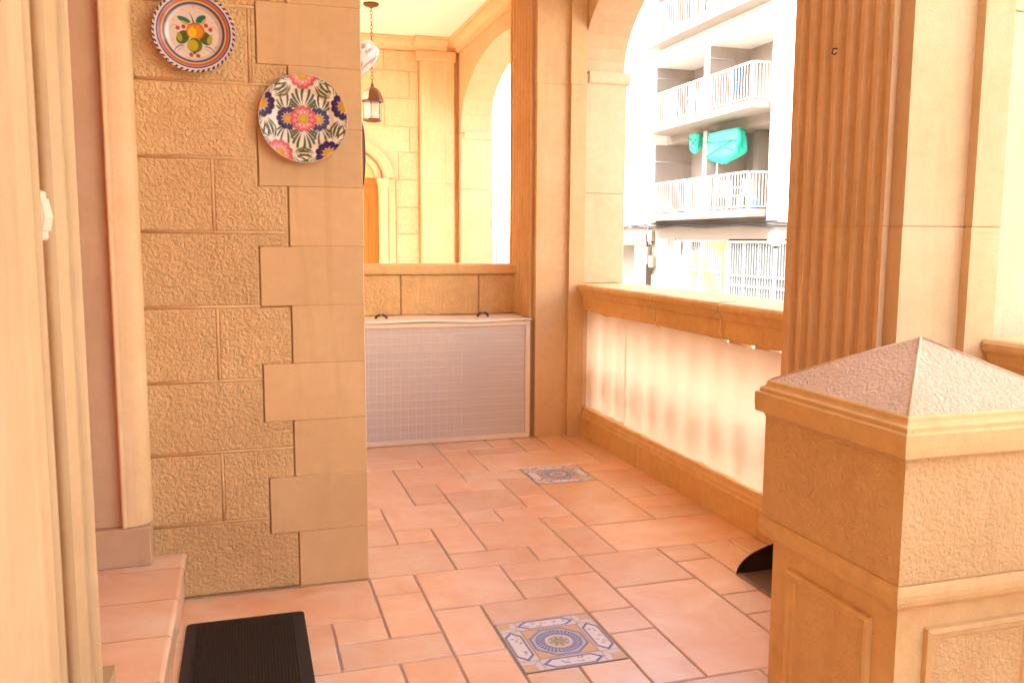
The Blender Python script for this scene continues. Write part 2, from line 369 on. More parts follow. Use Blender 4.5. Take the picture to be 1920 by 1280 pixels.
OLIVE = (.075, .078, .008); PURP = (.032, .004, .052); PINKC = (.56, .07, .06); PINKL = (.65, .20, .19); YEL = (.62, .30, .01)
GWHITE = (.64, .53, .42)
def dish(name, c, rad, prof, paint, parent, facing='y-', nr=70, na=220, label=None):
    """plate: front surface as a fine polar grid with painted glaze, plain back and foot"""
    prof = sorted(prof); pr = [p[0] for p in prof]; pd = [p[1] for p in prof]
    rs = np.linspace(0, 1, nr+1)[1:]; vs = [(0, 0, np.interp(0, pr, pd))]
    for r in rs:
        for i in range(na):
            a = 2*math.pi*i/na; vs.append((r*math.cos(a), r*math.sin(a), np.interp(r, pr, pd)))
    fs = [(0, 1+i, 1+(i+1) % na) for i in range(na)]
    for k in range(nr-1):
        for i in range(na):
            j = (i+1) % na; fs.append((1+k*na+i, 1+(k+1)*na+i, 1+(k+1)*na+j, 1+k*na+j))
    uv = np.array(vs)
    nb = len(vs)
    back = [(1.0, prof[-1][1]-.02), (.93, prof[-1][1]-.075), (.62, -.03), (.6, -.075), (.55, -.075), (0.0, -.07)]
    for r, t in back:
        for i in range(na): a = 2*math.pi*i/na; vs.append((r*math.cos(a), r*math.sin(a), t))
    ring0 = 1+(nr-1)*na; prev = ring0
    for k in range(len(back)):
        cur = nb+k*na
        for i in range(na): j = (i+1) % na; fs.append((prev+i, cur+i, cur+j, prev+j))
        prev = cur
    if facing == 'y-': W = [(c[0]+p[0]*rad, c[1]-p[2]*rad, c[2]+p[1]*rad) for p in vs]
    else: W = [(c[0]+p[2]*rad, c[1]+p[0]*rad, c[2]+p[1]*rad) for p in vs]
    mb = MB(); mb.add(W, fs, True); o = mb.build(name, M_GLAZE, parent, label=label)
    P = paint(uv[:, 0], uv[:, 1]); rgb = np.tile(np.array((.50, .30, .14)), (len(vs), 1)); rgb[:nb] = P
    rgb[nb:nb+na] = PURP
    paint_mesh(o, rgb)
    return o
def paint_fruit(u, v):
    p = Paint(u, v, GWHITE); d = np.hypot(u, v); ang = np.arctan2(v, u)
    teeth = ((ang*46/(2*math.pi)+(d-.93)*6) % 1)
    p.put(((d > .93) & (teeth < .52)).astype(float), PURP)
    p.ring(0, 0, .855, .895, (.06, .04, .17)); p.ring(0, 0, .835, .852, (.3, .25, .4))
    p.ring(0, 0, .775, .84, (.50, .10, .012)); p.ring(0, 0, .745, .775, (.60, .42, .10)); p.ring(0, 0, .695, .745, (.05, .045, .16)); p.ring(0, 0, .68, .70, (.2, .25, .22))
    # leaves and fruit
    p.u = u/1.17; p.v = v/1.17
    p.disc(-.23, -.10, .16, (.07, .10, .015), .12, .9); p.disc(.23, -.10, .16, (.07, .10, .015), .12, -.9)
    p.disc(-.30, -.10, .05, (.35, .30, .03), .10, .3); p.disc(.32, -.12, .05, (.35, .30, .03), .10, -.3)
    p.disc(-.20, .27, .14, (.01, .16, .10), .055, -.35); p.disc(.15, .30, .12, (.01, .14, .09), .07, .6); p.disc(.21, .25, .08, (.55, .32, .03), .03, .9); p.disc(-.18, .20, .09, (.55, .32, .03), .03, -.45)
    p.stroke(((.0, .20), (-.02, .33), (-.10, .44)), (.02, .012, .004), (.06, .05, .03))
    p.disc(.03, .04, .19, (.50, .085, .015), .18); p.disc(.02, .03, .165, (.62, .24, .012), .155); p.disc(-.03, .01, .09, (.70, .42, .02), .11)
    p.stroke(((.03, .20), (.03, .15), (.01, .08)), (.012, .01, .002), (.45, .07, .01))
    p.disc(.01, -.26, .155, (.10, .13, .012), .155); p.disc(-.03, -.26, .11, (.45, .34, .015), .12); p.disc(.0, -.42, .03, (.05, .06, .02))
    for x, y in ((-.33, .09), (-.21, .12), (.34, .09), (.25, .17), (-.07, -.46), (.07, -.48)): p.disc(x, y, .045, (.36, .05, .02))
    for sx in (-1, 1):
        p.stroke(((sx*.28, .10), (sx*.42, .22), (sx*.50, .04)), (.008, .016, .006), (.60, .28, .24))
        p.stroke(((sx*.30, .20), (sx*.42, .30), (sx*.50, .20)), (.003, .008, .003), (.45, .18, .12))
        p.stroke(((sx*.22, -.28), (sx*.36, -.26), (sx*.42, -.42)), (.010, .020, .008), (.12, .10, .30))
        p.stroke(((sx*.22, -.33), (sx*.33, -.33), (sx*.36, -.45)), (.008, .016, .004), (.58, .22, .14))
        p.stroke(((sx*.30, -.22), (sx*.48, -.20), (sx*.46, -.34)), (.003, .008, .003), (.60, .32, .18))
        p.stroke(((sx*.02, -.50), (sx*.10, -.55), (sx*.20, -.50)), (.008, .012, .004), (.60, .26, .20))
    for x, y in ((-.44, -.18), (.44, -.28), (.0, .56), (0, -.58)):
        p.stroke(((x-.03, y), (x, y), (x+.03, y)), (.005, .005, .005), (.5, .3, .2)); p.stroke(((x, y-.03), (x, y), (x, y+.03)), (.005, .005, .005), (.5, .3, .2))
    return p.c
def paint_flower(u, v):
    p = Paint(u, v, (.74, .62, .47)); p.aa = .014
    pi = math.pi
    p.fan(0, .2, pi/2, 9, 1.1, .50, .26, OLIVE, w=.042); p.fan(0, -.2, -pi/2, 9, 1.1, .50, .26, OLIVE, w=.042)
    for sx in (-1, 1):
        p.fan(sx*.38, .12, pi/2+(-sx)*.12, 6, .75, .42, .24, OLIVE); p.fan(sx*.38, -.12, -pi/2+sx*.12, 6, .75, .44, .24, OLIVE)
    rim = [(0, .98, 0), (-.94, .31, 1), (.94, .31, 1), (-.57, -.80, 0), (.57, -.80, 1)]
    for x, y, k in rim:
        a = math.atan2(y, x)
        for sgn in (-1, 1):
            b = a+sgn*.27; bx, by = .84*math.cos(b), .84*math.sin(b)
            p.fan(bx, by, a+sgn*(pi/2)*1.02+sgn*.10, 7, .85, .46, .30, OLIVE, w=.036)
    for sx in (-1, 1):
        p.flower(sx*.34, 0, .20, .065, 11, PURP, (.05, .012, .085), YEL)
    p.flower(0, 0, .235, .072, 11, PINKC, PINKL, YEL, off=.2)
    for x, y, k in rim:
        p.flower(x, y, .25, .075, 12, (PINKC, PURP)[k], (PINKL, (.05, .012, .085))[k], YEL)
    p.ring(0, 0, .985, 1.01, (.6, .45, .38)); p.ring(0, 0, .675, .682, (.60, .49, .37))
    return p.c
def paint_band(u, v):
    p = Paint(u, v, (.70, .6, .5)); p.ring(0, 0, .9, 1.0, PURP); p.flower(0, 0, .3, .1, 9, PINKC, PINKL, YEL); return p.c
def paint_mosaic(u, v):
    GW = (.60, .56, .56); TAN = (.60, .38, .22); BL = (.12, .13, .33); GR = (.33, .25, .22)
    p = Paint(u, v, TAN); p.aa = .03
    def mir(f):
        for k in range(4):
            a = k*math.pi/2; ca, sa = math.cos(a), math.sin(a)
            f(lambda q: (q[0]*ca-q[1]*sa, q[0]*sa+q[1]*ca), k)
    def side(T, k):
        def ply(pts, c): p.poly([T(q) for q in pts], c)
        ply([(-1, -1), (1, -1), (.62, -.60), (-.62, -.60)], GW)
        ply([(-.60, -.80), (-.40, -.975), (.40, -.975), (.60, -.80), (.40, -.63), (-.40, -.63)], BL)
        ply([(-.52, -.80), (-.37, -.935), (.37, -.935), (.52, -.80), (.37, -.67), (-.37, -.67)], (.68, .64, .62))
        rr = random.Random(k+3)
        for j in range(9):
            a = rr.uniform(-.4, .4); b = -.8+rr.uniform(-.08, .08); q = T((a, b)); q2 = T((a+rr.uniform(-.1, .1), b+rr.uniform(-.05, .05))); q1 = T((a+.03, b+.05))
            p.stroke((q, q1, q2), (.010, .022, .008), [(.10, .20, .45), (.55, .28, .12), (.12, .14, .35), (.60, .42, .10), (.15, .27, .20)][j % 5])
        for sx in (-1, 1):
            for q0, q1 in (((sx*.62, -.60), (sx*.60, -.98)), ((sx*.62, -.62), (sx*1.0, -1.0))):
                a, b = T(q0), T(q1); p.stroke((a, ((a[0]+b[0])/2, (a[1]+b[1])/2), b), (.012, .012, .012), GR)
            ply([(sx*.70, -.98), (sx*.98, -.98), (sx*.76, -.72)] if sx > 0 else [(-.98, -.98), (-.70, -.98), (-.76, -.72)], TAN)
        ply([(-.62, -.60), (.62, -.60), (.60, -.575), (-.60, -.575)], GR)
    mir(side)
    for r, c in ((.56, (.10, .16, .30)), (.52, (.42, .45, .52))):
        p.poly([(r*1.04*math.cos(math.pi/8+k*math.pi/4), r*1.04*math.sin(math.pi/8+k*math.pi/4)) for k in range(8)], c)
    p.disc(0, 0, .45, BL); p.disc(0, 0, .30, GW)
    for k in range(34):
        a = k*2*math.pi/34; p.stroke(((.33*math.cos(a), .33*math.sin(a)), (.38*math.cos(a+.05), .38*math.sin(a+.05)), (.43*math.cos(a+.1), .43*math.sin(a+.1))), (.006, .018, .006), (.62, .58, .58))
    p.ring(0, 0, .27, .30, (.2, .22, .3)); p.disc(0, 0, .22, (.50, .40, .30))
    for k in range(8):
        a = k*math.pi/4; p.stroke(((0, 0), (.09*math.cos(a), .09*math.sin(a)), (.19*math.cos(a+.15), .19*math.sin(a+.15))), (.006, .022, .008), (.03, .14, .12))
    p.disc(0, 0, .05, (.55, .33, .12))
    d = np.maximum(abs(u), abs(v)); p.put((d-.975)/.02, GR)
    return p.c

# ================================================================== SETTING
# ---- floor: grout bed + every tile a piece
X0, Y0, UX, UY = .407, 2.587, .1683, .1667
def gx(a): return X0+a*UX
def gy(b): return Y0+b*UY
floor = MB().box(-.75, 2.42, -3.6, 8.6, -.14, -.0045).build('floor', M_GROUT, kind='structure')
tiles = [(0,1,2,3),(0,1,0,2),(1,3,1,3),(1,2,-1,1),(2,4,0,1),(3,4,1,2),(4,5,0,2),(3,5,2,3),(4,5,-1,0),(4,5,-3,-1),(5,7,-3,1),(5,7,1,3),(7,8,2,3),
 (7,8,0,2),(8,9,1,3),(9,9.75,2,3),(7,9,-1,0),(7,9,-3,-1),(4,6,-5,-3),(6,8,-5,-3),(2,3,-4,-2),(3,4,-4,-2),(-4,0,1,3),(-1,0,0,1),(-1,1,-1,0),(-2,-1,-1,1),
 (-2,0,-3,-1),(0,1,-3,-1),(1,2,-3,-1),(0,2,3,5),(2,4,3,4),(4,5,3,4),(2,3,4,6),(3,5,4,6),(5,6,5,6),(5,6,3,5),(1,2,5,6),(0,1,5,7),(0,1,7,8),(1,3,6,8),
 (0,2,8,12),(2,3,8,10),(2,4,10,12),(3,5,9,10),(3,5,7,9),(3,4,6,7),(4,6,6,7),(5,6,8,10),(5,6,7,8),(4,6,10,11),(4,5,11,14),(4,6,14,16),(0,3,12,13),(3,4,12,13),
 (0,4,13,16),(5,9,11,13),(5,7,13,14),(6,7,14,16),(7,8,14,16),(7,8,13,14),(8,9,13,16),(9,9.9,11,16),(8,9.9,10,11),(8,9.9,8,10),(8,9,7,8),(9,9.9,7,8),
 (8,9.9,6,7),(8,9.9,5,6),(6,8,5,9),(6,9.9,3,5),(9,9.9,-1,2),(9,9.9,-3,-1),(8,9.9,-5,-3),(-4,-2,-1,1),(-4,-2,-3,-1)]
def add_tile(x0, x1, y0, y1):
    g = .0036; x0 += g; x1 -= g; y0 += g; y1 -= g; rg = random.Random(int(x0*1000)*31+int(y0*1000)); z = rg.uniform(-.0008, .0006)
    pts = []
    def edge(a, b, k):
        for i in range(k):
            t = i/k; q = (a[0]+(b[0]-a[0])*t, a[1]+(b[1]-a[1])*t)
            pts.append((q[0]+rg.uniform(-.0013, .0013), q[1]+rg.uniform(-.0013, .0013)))
    k = lambda L: max(2, min(5, int(L/.07)))
    c = [(x0, y0), (x1, y0), (x1, y1), (x0, y1)]
    for i in range(4):
        a, b = c[i], c[(i+1) % 4]; edge(a, b, k(math.hypot(b[0]-a[0], b[1]-a[1])))
    n = len(pts); mx, my = (x0+x1)/2, (y0+y1)/2
    ins = [(p[0]+(.0030 if p[0] < mx else -.0030)*(abs(p[0]-mx) > (x1-x0)*.45), p[1]+(.0030 if p[1] < my else -.0030)*(abs(p[1]-my) > (y1-y0)*.45)) for p in pts]
    vs = [(p[0], p[1], -.012) for p in pts]+[(p[0], p[1], z-.0028) for p in pts]+[(p[0], p[1], z) for p in ins]
    fs = [tuple(2*n+i for i in range(n))]+[(k_*n+i, k_*n+(i+1) % n, (k_+1)*n+(i+1) % n, (k_+1)*n+i) for k_ in (0, 1) for i in range(n)]
    MB().add(vs, fs).build('tile', M_TILE, floor)
for a, b, c, d in tiles: add_tile(gx(a), gx(b), gy(c), gy(d))
# plain running bond over the rest of the porch floor
for (ya, yb) in ((-3.6, gy(-5)), (5.78, 8.4)):
    yy = ya; r = 0
    while yy < yb-.05:
        y1 = min(yy+.3334, yb); xx = -.42-(r % 2)*.17
        while xx < 2.04:
            x1 = min(xx+.5, 2.05); add_tile(max(xx, -.42 if ya < 0 else .43), x1, yy, y1) if x1 > (.5 if ya > 0 else -.35) else None; xx += .5
        yy = y1; r += 1
for (xa, xb, ya, yb) in ((-4, 2, -5, -4), (-4, -2, -4, -3), (-2, 0, -4, -3), (0, 2, -4, -3), (2, 4, -5, -4)):
    add_tile(gx(xa), gx(xb), gy(ya), gy(yb))
def mosaic(cx_, cy_, rot):
    n = 130; hw = .1635; vs = []; uv = []
    for j in range(n+1):
        for i in range(n+1):
            a, b = -1+2*i/n, -1+2*j/n; uv.append((a, b)); vs.append((cx_+a*hw, cy_+b*hw, -.0002))
    fs = [(j*(n+1)+i, j*(n+1)+i+1, (j+1)*(n+1)+i+1, (j+1)*(n+1)+i) for j in range(n) for i in range(n)]
    uv = np.array(uv); ca, sa = math.cos(rot), math.sin(rot)
    rgb = paint_mosaic(uv[:, 0]*ca-uv[:, 1]*sa, uv[:, 0]*sa+uv[:, 1]*ca)
    V = np.array(vs); lum = rgb.sum(1); V[:, 2] -= (lum < .9)*.0012
    mb = MB(); mb.add([tuple(p) for p in V], fs, False); o = mb.build('mosaic_tile', M_MOSAIC, floor, label='square painted mosaic tile with blue medallion and cartouches', fix=False)
    paint_mesh(o, rgb)
    MB().box(cx_-hw, cx_+hw, cy_-hw, cy_+hw, -.012, -.0035).build('mosaic_bed', M_GROUT, floor)
mosaic(gx(3), gy(-1), 0); mosaic(gx(7), gy(10), math.pi)

# ---- ceiling and cornice
CEIL = 3.16
MB().prism([(-.75, -3.6), (1.15, -3.6), (1.15, 1.75), (2.42, 1.75), (2.42, 8.9), (.36, 8.9), (.36, 6.7), (-.75, 6.7)], 'z', CEIL, CEIL+.9).build('porch_ceiling', M_PLASTER, kind='structure')  # outline cut open behind the camera and at the made-up courtyard for daylight
def cornice_prof(s=1):
    # (out from wall, z)
    pr = [(0, 3.055), (.020, 3.055), (.020, 3.068), (.028, 3.072)]
    for k in range(7):
        a = k/6*math.pi/2; pr.append((.028+.082*(1-math.cos(a)), 3.072+.058*math.sin(a)))
    pr += [(.118, 3.130), (.118, 3.140), (.132, 3.144), (.132, CEIL-.002), (0, CEIL-.002)]
    return pr
corn = thing('cornice_moulding', 'cream moulded cornice running under the ceiling over the arches and end wall', 'cornice', (2.05, 5, 3.05))
MB().prism([(2.057-a, z) for a, z in cornice_prof()], 'y', 1.9, 8.44).build('cornice_run', M_PALE, corn)
MB().prism([(8.446-a, z-.0015) for a, z in cornice_prof()], 'x', .43, 2.05).build('cornice_return', M_PALE, corn)

# ---- wall with the plates: mortar core, hammered stones, smooth quoins
pw = thing('stone_wall', 'hammered stone block wall with smooth quoins carrying two painted plates', 'wall', (.03, 3.2, 0))
YW = 3.09
MB().box(-.75, .404, YW+.014, 6.7, 0, CEIL).build('wall_core', M_MORTAR, pw)
def hstone(x0, x1, z0, z1, y=YW, m=M_ROUGH, parent=pw, depth=.03, gap=.0042, name='stone'):
    """a hammered block with a narrow flat margin"""
    x0 += gap; x1 -= gap; z0 += gap; z1 -= gap
    mg = .006
    mb = MB(); Y = [y+depth, y+.0028, y, y]
    rect = [(x0, x1, z0, z1), (x0, x1, z0, z1), (x0+mg, x1-mg, z0+mg, z1-mg)]
    vs = []
    for k, (a, b, c, d) in enumerate(rect): vs += [(a, Y[k], c), (b, Y[k], c), (b, Y[k], d), (a, Y[k], d)]
    fs = [(8, 9, 10, 11)]+[(k*4+i, k*4+(i+1) % 4, (k+1)*4+(i+1) % 4, (k+1)*4+i) for k in (0, 1) for i in range(4)]
    mb.add(vs, fs); return mb.build(name, m, parent)
QX = [(.002, .163), (.205, .054), (.409, .160), (.612, .053), (.816, .156), (1.019, .051), (1.223, .153), (1.428, .058), (1.629, .160), (1.833, .060), (2.036, .160), (2.24, .06), (2.445, .16), (2.65, .06), (2.855, .16), (3.06, .06)]
QX = [(0.0, .161), (.203, .062), (.409, .152), (.612, .053), (.816, .154), (1.019, .052), (1.225, .153), (1.429, .056), (1.629, .160), (1.833, .060), (2.036, .160), (2.24, .06), (2.445, .16), (2.65, .06), (2.855, .16), (3.06, .06), (3.158, .06)]
QX[1] = (.205, .064)
MB().box(.164, .4055, YW+.0012, YW+.2, .001, 3.15).build('quoin_mortar', M_QUOIN, pw)
for k in range(len(QX)-1):
    z0, z1 = QX[k][0], QX[k+1][0]; xl = QX[k][1]
    dy = random.Random(k).uniform(-.003, .002)
    MB().cbox(xl+.001, .408+random.Random(k+9).uniform(-.0015, .0015), YW-.001+dy*.5, YW+.26, z0+.0008, z1-.0008, .0022).build('quoin', M_QUOIN, pw)
def xq(z):
    for k in range(len(QX)-1):
        if QX[k][0] <= z < QX[k+1][0]: return QX[k][1]
    return .06
CZ = [(0, .264), (.264, .514), (.514, .764), (.764, 1.019), (1.019, 1.272), (1.272, 1.518), (1.518, 1.765), (1.765, 2.013), (2.013, 2.27), (2.27, 2.52), (2.52, 2.77), (2.77, 3.05)]
for r, (z0, z1) in enumerate(CZ):
    has_joint = r in (1, 3, 5, 7, 9, 11)
    # right edge follows the toothed quoins: split the last block into an upper and lower tongue sharing one mesh
    cuts = sorted({z0, z1} | {q[0] for q in QX if z0 < q[0] < z1})
    def lshape(xa, name='stone'):
        # polygon outline with stepped right side
        g = .005; pts = [(xa+g, z1-g), (xa+g, z0+g)]
        for i in range(len(cuts)-1):
            a, b = cuts[i], cuts[i+1]; xr = xq((a+b)/2)-.004
            lo = a+g if i == 0 else a+(.002 if xr < xq((cuts[i-1]+a)/2)-.004 else -.002); hi = b-g if i == len(cuts)-2 else b+(.002 if False else (-.002 if xq((b+cuts[i+2])/2)-.004 < xr else .002))
            pts += [(xr, lo if i == 0 else a), (xr, hi if i == len(cuts)-2 else b)]
        n = len(pts); vs = [(p[0], YW+.03, p[1]) for p in pts]+[(p[0], YW+.0028, p[1]) for p in pts]
        # inner inset outline
        ins = []
        for i in range(n):
            a = Vector(pts[i-1]); b = Vector(pts[i]); c = Vector(pts[(i+1) % n]); e1 = (b-a).normalized(); e2 = (c-b).normalized()
            n1 = Vector((-e1.y, e1.x)); n2 = Vector((-e2.y, e2.x)); q = b+(n1+n2)*.005
            ins.append((q.x, q.y))
        vs += [(p[0], YW, p[1]) for p in ins]
        fs = [tuple(2*n+i for i in range(n))]+[(k*n+i, k*n+(i+1) % n, (k+1)*n+(i+1) % n, (k+1)*n+i) for k in (0, 1) for i in range(n)]
        MB().add(vs, fs).build(name, M_ROUGH, pw)
    if has_joint:
        xj = -.093+(.13 if r == 7 else 0)
        hstone(-.34, xj, z0, z1); lshape(xj)
        MB().tube([(xj, YW+.004, z0+.002), (xj, YW+.004, z1-.002)], .0058, 6).build('joint_bead', M_MORTAR, pw)
    else: lshape(-.34)
    if r: MB().tube([(-.335, YW+.004, z0), (min(xq(z0-.01), xq(z0+.01))-.003, YW+.004, z0)], .0058, 6).build('joint_bead', M_MORTAR, pw)

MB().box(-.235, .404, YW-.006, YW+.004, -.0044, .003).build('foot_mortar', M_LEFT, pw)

# ---- left house wall with the near door jamb (plan profile extruded upward)
def arc(cx_, cy_, r, a0, a1, n=6): return [(cx_+r*math.cos(R(a0+(a1-a0)*i/n)), cy_+r*math.sin(R(a0+(a1-a0)*i/n))) for i in range(n+1)]
lw = thing('house_wall', 'cream plastered house wall at the left edge beside the doorway', 'wall', (-.5, .5, 0))
MB().box(-.75, -.345, -3.6, 1.985, 0, CEIL).build('wall_core', M_ROUGHF, lw)
MB().box(-.75, .5, -3.9, -3.601, 0, CEIL+.9).build('added_back_wall', M_ROUGHF, lw)  # unseen wall added to cut down light from behind the camera
near = [(-.345, -1.2), (-.300, -1.2), (-.300, 1.36)]+[(-.300-.016*(1-math.cos(R(90*i/6))), 1.36+.16*math.sin(R(90*i/6))) for i in range(7)]+[(-.345, 1.522)]
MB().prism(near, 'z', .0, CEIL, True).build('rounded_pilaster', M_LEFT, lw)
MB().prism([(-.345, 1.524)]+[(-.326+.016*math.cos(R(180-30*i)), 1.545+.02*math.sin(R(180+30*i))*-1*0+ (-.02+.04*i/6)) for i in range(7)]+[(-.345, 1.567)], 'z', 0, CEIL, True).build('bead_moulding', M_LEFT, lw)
dj = thing('door_surround', 'moulded cream stone door surround with plinths standing on the tiled step', 'door surround', (-.45, 2.5, .17))
cove = [(-.345, 1.735)]+[(-.322-.013*math.sin(R(180*i/8)), 1.735+.125*i/8) for i in range(9)]+[(-.345, 1.86)]
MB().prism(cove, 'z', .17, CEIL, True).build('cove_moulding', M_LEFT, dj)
bead = [(-.36, 1.862)]+[(-.326+.018*math.sin(R(180*i/8))**.8, 1.864+.045*i/8) for i in range(9)]+[(-.322, 1.912), (-.322, 1.95), (-.328, 1.975), (-.36, 1.984)]
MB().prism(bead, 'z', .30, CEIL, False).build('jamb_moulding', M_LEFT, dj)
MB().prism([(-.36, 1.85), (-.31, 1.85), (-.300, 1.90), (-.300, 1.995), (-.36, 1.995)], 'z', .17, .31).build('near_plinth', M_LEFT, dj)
MB().cbox(-.80, -.323, 2.990, YW+.013, .17, .300, .003).build('far_plinth', M_REVEAL, dj)
MB().box(-.80, -.410, 3.020, YW+.013, .302, CEIL).build('door_reveal', M_REVEAL, dj)
fj = [(-.409, YW+.013), (-.409, 2.996), (-.400, 2.993), (-.397, 3.000), (-.391, 3.0)]+[(-.391+.066*math.sin(R(90*i/8)), 3.0+.010+.052*(1-math.cos(R(90*i/8)))-.006) for i in range(1, 9)]+[(-.322, 3.062), (-.322, YW+.013)]
MB().prism(fj, 'z', .302, CEIL, True).build('hollow_moulding', M_PIL, dj)
MB().box(-.80, -.345, 1.985, 3.02, 2.45, CEIL).build('door_lintel', M_SMOOTH, dj)
dd = thing('front_door', 'panelled wooden front door set back in the moulded surround', 'door', (-.72, 2.5, .17))
MB().box(-.76, -.70, 1.99, 3.015, .175, 2.44).build('door_leaf', M_WOOD, dd)
for z0, z1 in ((.3, 1.1), (1.25, 2.3)): MB().cbox(-.71, -.69, 2.12, 2.9, z0, z1, .008).build('door_panel', M_WOOD, dd)
MB().tube([(-.69, 2.1, 1.2), (-.65, 2.1, 1.2), (-.65, 2.2, 1.2)], .009).build('handle', M_IRON, dd)
# step with tiles and bullnose
st = thing('door_step', 'terracotta tiled doorstep with rounded nosing below the doorway', 'step', (-.5, 2.0, 0))
MB().box(-.75, -.236, 1.0, YW+.012, 0, .155).build('step_core', M_GROUT, st)
ys = [YW-.002, 2.946, 2.685, 2.427, 2.169, 1.911, 1.653, 1.395, 1.137, 1.0]
for i in range(len(ys)-1):
    y1, y0 = ys[i]-.003, ys[i+1]+.003
    pr = [(-.70, .156), (-.70, .1695), (-.235, .1695)]+[(-.232+.012*math.sin(R(a)), .1575+.012*math.cos(R(a))) for a in (0, 30, 60, 90)]+[(-.220, .148), (-.235, .146), (-.235, .156)]
    if y0 < 1.99: pr = [((-.33 if p[0] < -.5 else p[0]), p[1]) for p in pr]
    MB().prism(pr, 'y', y0, y1).build('step_tile', M_TILE, st)
    MB().cbox(-.238, -.232, y0, y1, .004, .142, .001).build('riser_tile', M_TILE, st)
# light switch
sw = thing('light_switch', 'ivory plastic rocker light switch on the wall left of the doorway', 'light switch', (-.325, 1.63, 1.29))
MB().cbox(-.345, -.322, 1.590, 1.675, 1.246, 1.330, .003).build('switch_plate', M_PLASTIC, sw)
MB().prism([(-.323, 1.262), (-.316, 1.262), (-.3115, 1.285), (-.317, 1.316), (-.323, 1.316)], 'y', 1.602, 1.663).build('rocker', M_PLASTIC, sw)

# ---- fluted pilasters of the arcade
def pilaster(dy, label, joints):
    t = thing('fluted_pilaster', label, 'pilaster', (1.9, 2.25+dy, 0), 'fluted pilasters between the arches')
    def prof(o):
        P = [(2.0575, 1.945), (1.955, 1.945), (1.955, 1.975), (1.745, 1.975), (1.745, 2.030), (1.7335, 2.030), (1.7335, 2.024), (1.720, 2.024)]
        n = 7; w_ = .0600; y = 2.030
        for k in range(n):
            P += [(1.720, y+.009)]
            P += [(1.720+.021*math.sin(R(180*i/6))**.45, y+.009+.042*i/6) for i in range(1, 6)]
            P += [(1.720, y+.051)]; y += w_
        P += [(1.720, 2.462), (1.7335, 2.462), (1.7335, 2.456), (1.745, 2.456), (1.745, 2.511), (1.955, 2.511), (1.955, 2.541), (2.0575, 2.541)]
        return [(p[0]+(o if p[0] < 2.05 else 0), p[1]+dy) for p in P]
    zs = [0]+joints+[3.054]
    for i in range(len(zs)-1):
        o = [0, .0012, -.001, .0006][i % 4]
        m = M_PIL
        MB().prism(prof(o), 'z', zs[i]+.0012, zs[i+1]-.0012).build('pilaster_block', m, t)
    MB().box(1.75, 2.0575, 1.98+dy, 2.505+dy, 0, 3.053).build('joint_core', M_MORTAR, t)
    for zj in joints: MB().prism([(p[0]+(.004 if p[0] < 2.0 else 0), p[1]+(.004 if p[1] < 2.2+dy else -.004)*(abs(p[1]-2.243-dy) > .15)) for p in prof(0)], 'z', zj-.0011, zj+.0011).build('joint_line', M_MORTAR, t)
    return t
pA = pilaster(0, 'near fluted stone pilaster behind the capped post, with a bent hook in its flutes', [1.295, 2.35])
pB = pilaster(3.14, 'far fluted stone pilaster standing beside the frosted cabinet', [1.285, 2.205])
hk = MB().tube([(1.735, 2.262, 1.828), (1.708, 2.262, 1.826), (1.704, 2.262, 1.812), (1.704, 2.250, 1.806), (1.706, 2.242, 1.81)], .0022, 6).build('wall_hook', M_DARK, label='small rusty bent hook screwed into the near fluted pilaster', cat='hook')

# ---- arcade wall: piers, imposts, arches
aw = thing('arcade_wall', 'arched arcade wall of smooth cream stone along the street side', 'wall', (2.2, 3.5, 0))
XI, XO = 2.06, 2.35
for (y0, y1, js) in ((1.985, 2.46, [.95, 1.9]), (5.135, 5.66, [.98, 1.55]), (8.33, 8.9, [.95, 1.75])):
    zs = [0]+js+[2.285]
    for i in range(len(zs)-1):
        MB().cbox(XI, XO-.002*(i % 2), y0+.001*(i % 2), y1, zs[i]+.001, zs[i+1]-.001, .0025).build('pier_block', M_PALE, aw)
    # impost: rounded projecting block
    pr = [(y0, 2.225)]+[(y0-.012*math.sin(R(a)), 2.245-.02*math.cos(R(a))) for a in (0, 30, 60, 90)]+[(y0-.012, 2.30), (y1+.012, 2.30)]+[(y1+.012*math.sin(R(a)), 2.245-.02*math.cos(R(a))) for a in (90, 60, 30, 0)]
    MB().prism(pr, 'x', XI+.03, XO+.02).build('impost', M_PALE, aw)
def spandrel(yc, a, rise, yl, yr):
    """wall over an arch: arch curve below, flat top"""
    N = 28; pts = []
    for i in range(N+1):
        th = math.pi*i/N; pts.append((yc-a*math.cos(th), 2.29+rise*abs(math.sin(th))**.92))
    vs = []; fs = []
    prof = [(yl, 2.29)]*(yl < pts[0][0]-1e-4)+pts+[(yr, 2.29)]*(yr > pts[-1][0]+1e-4)
    n = len(prof)
    for X in (XI, XO):
        vs += [(X, p[0], p[1]) for p in prof]+[(X, p[0], CEIL-.003) for p in prof]
    for i in range(n-1):
        fs += [(i, i+1, n+i+1, n+i), (2*n+i, 3*n+i, 3*n+i+1, 2*n+i+1), (i, 2*n+i, 2*n+i+1, i+1)]
    mb = MB(); mb.add(vs, fs); mb.build('arch_spandrel', M_PALE, aw)
spandrel(3.815, 1.365, .62, 2.222, 5.40)
spandrel(6.995, 1.345, .63, 5.401, 8.9)
MB().box(XI, XO, 1.99, 2.221, 2.30, CEIL-.003).build('arch_spandrel', M_PALE, aw)
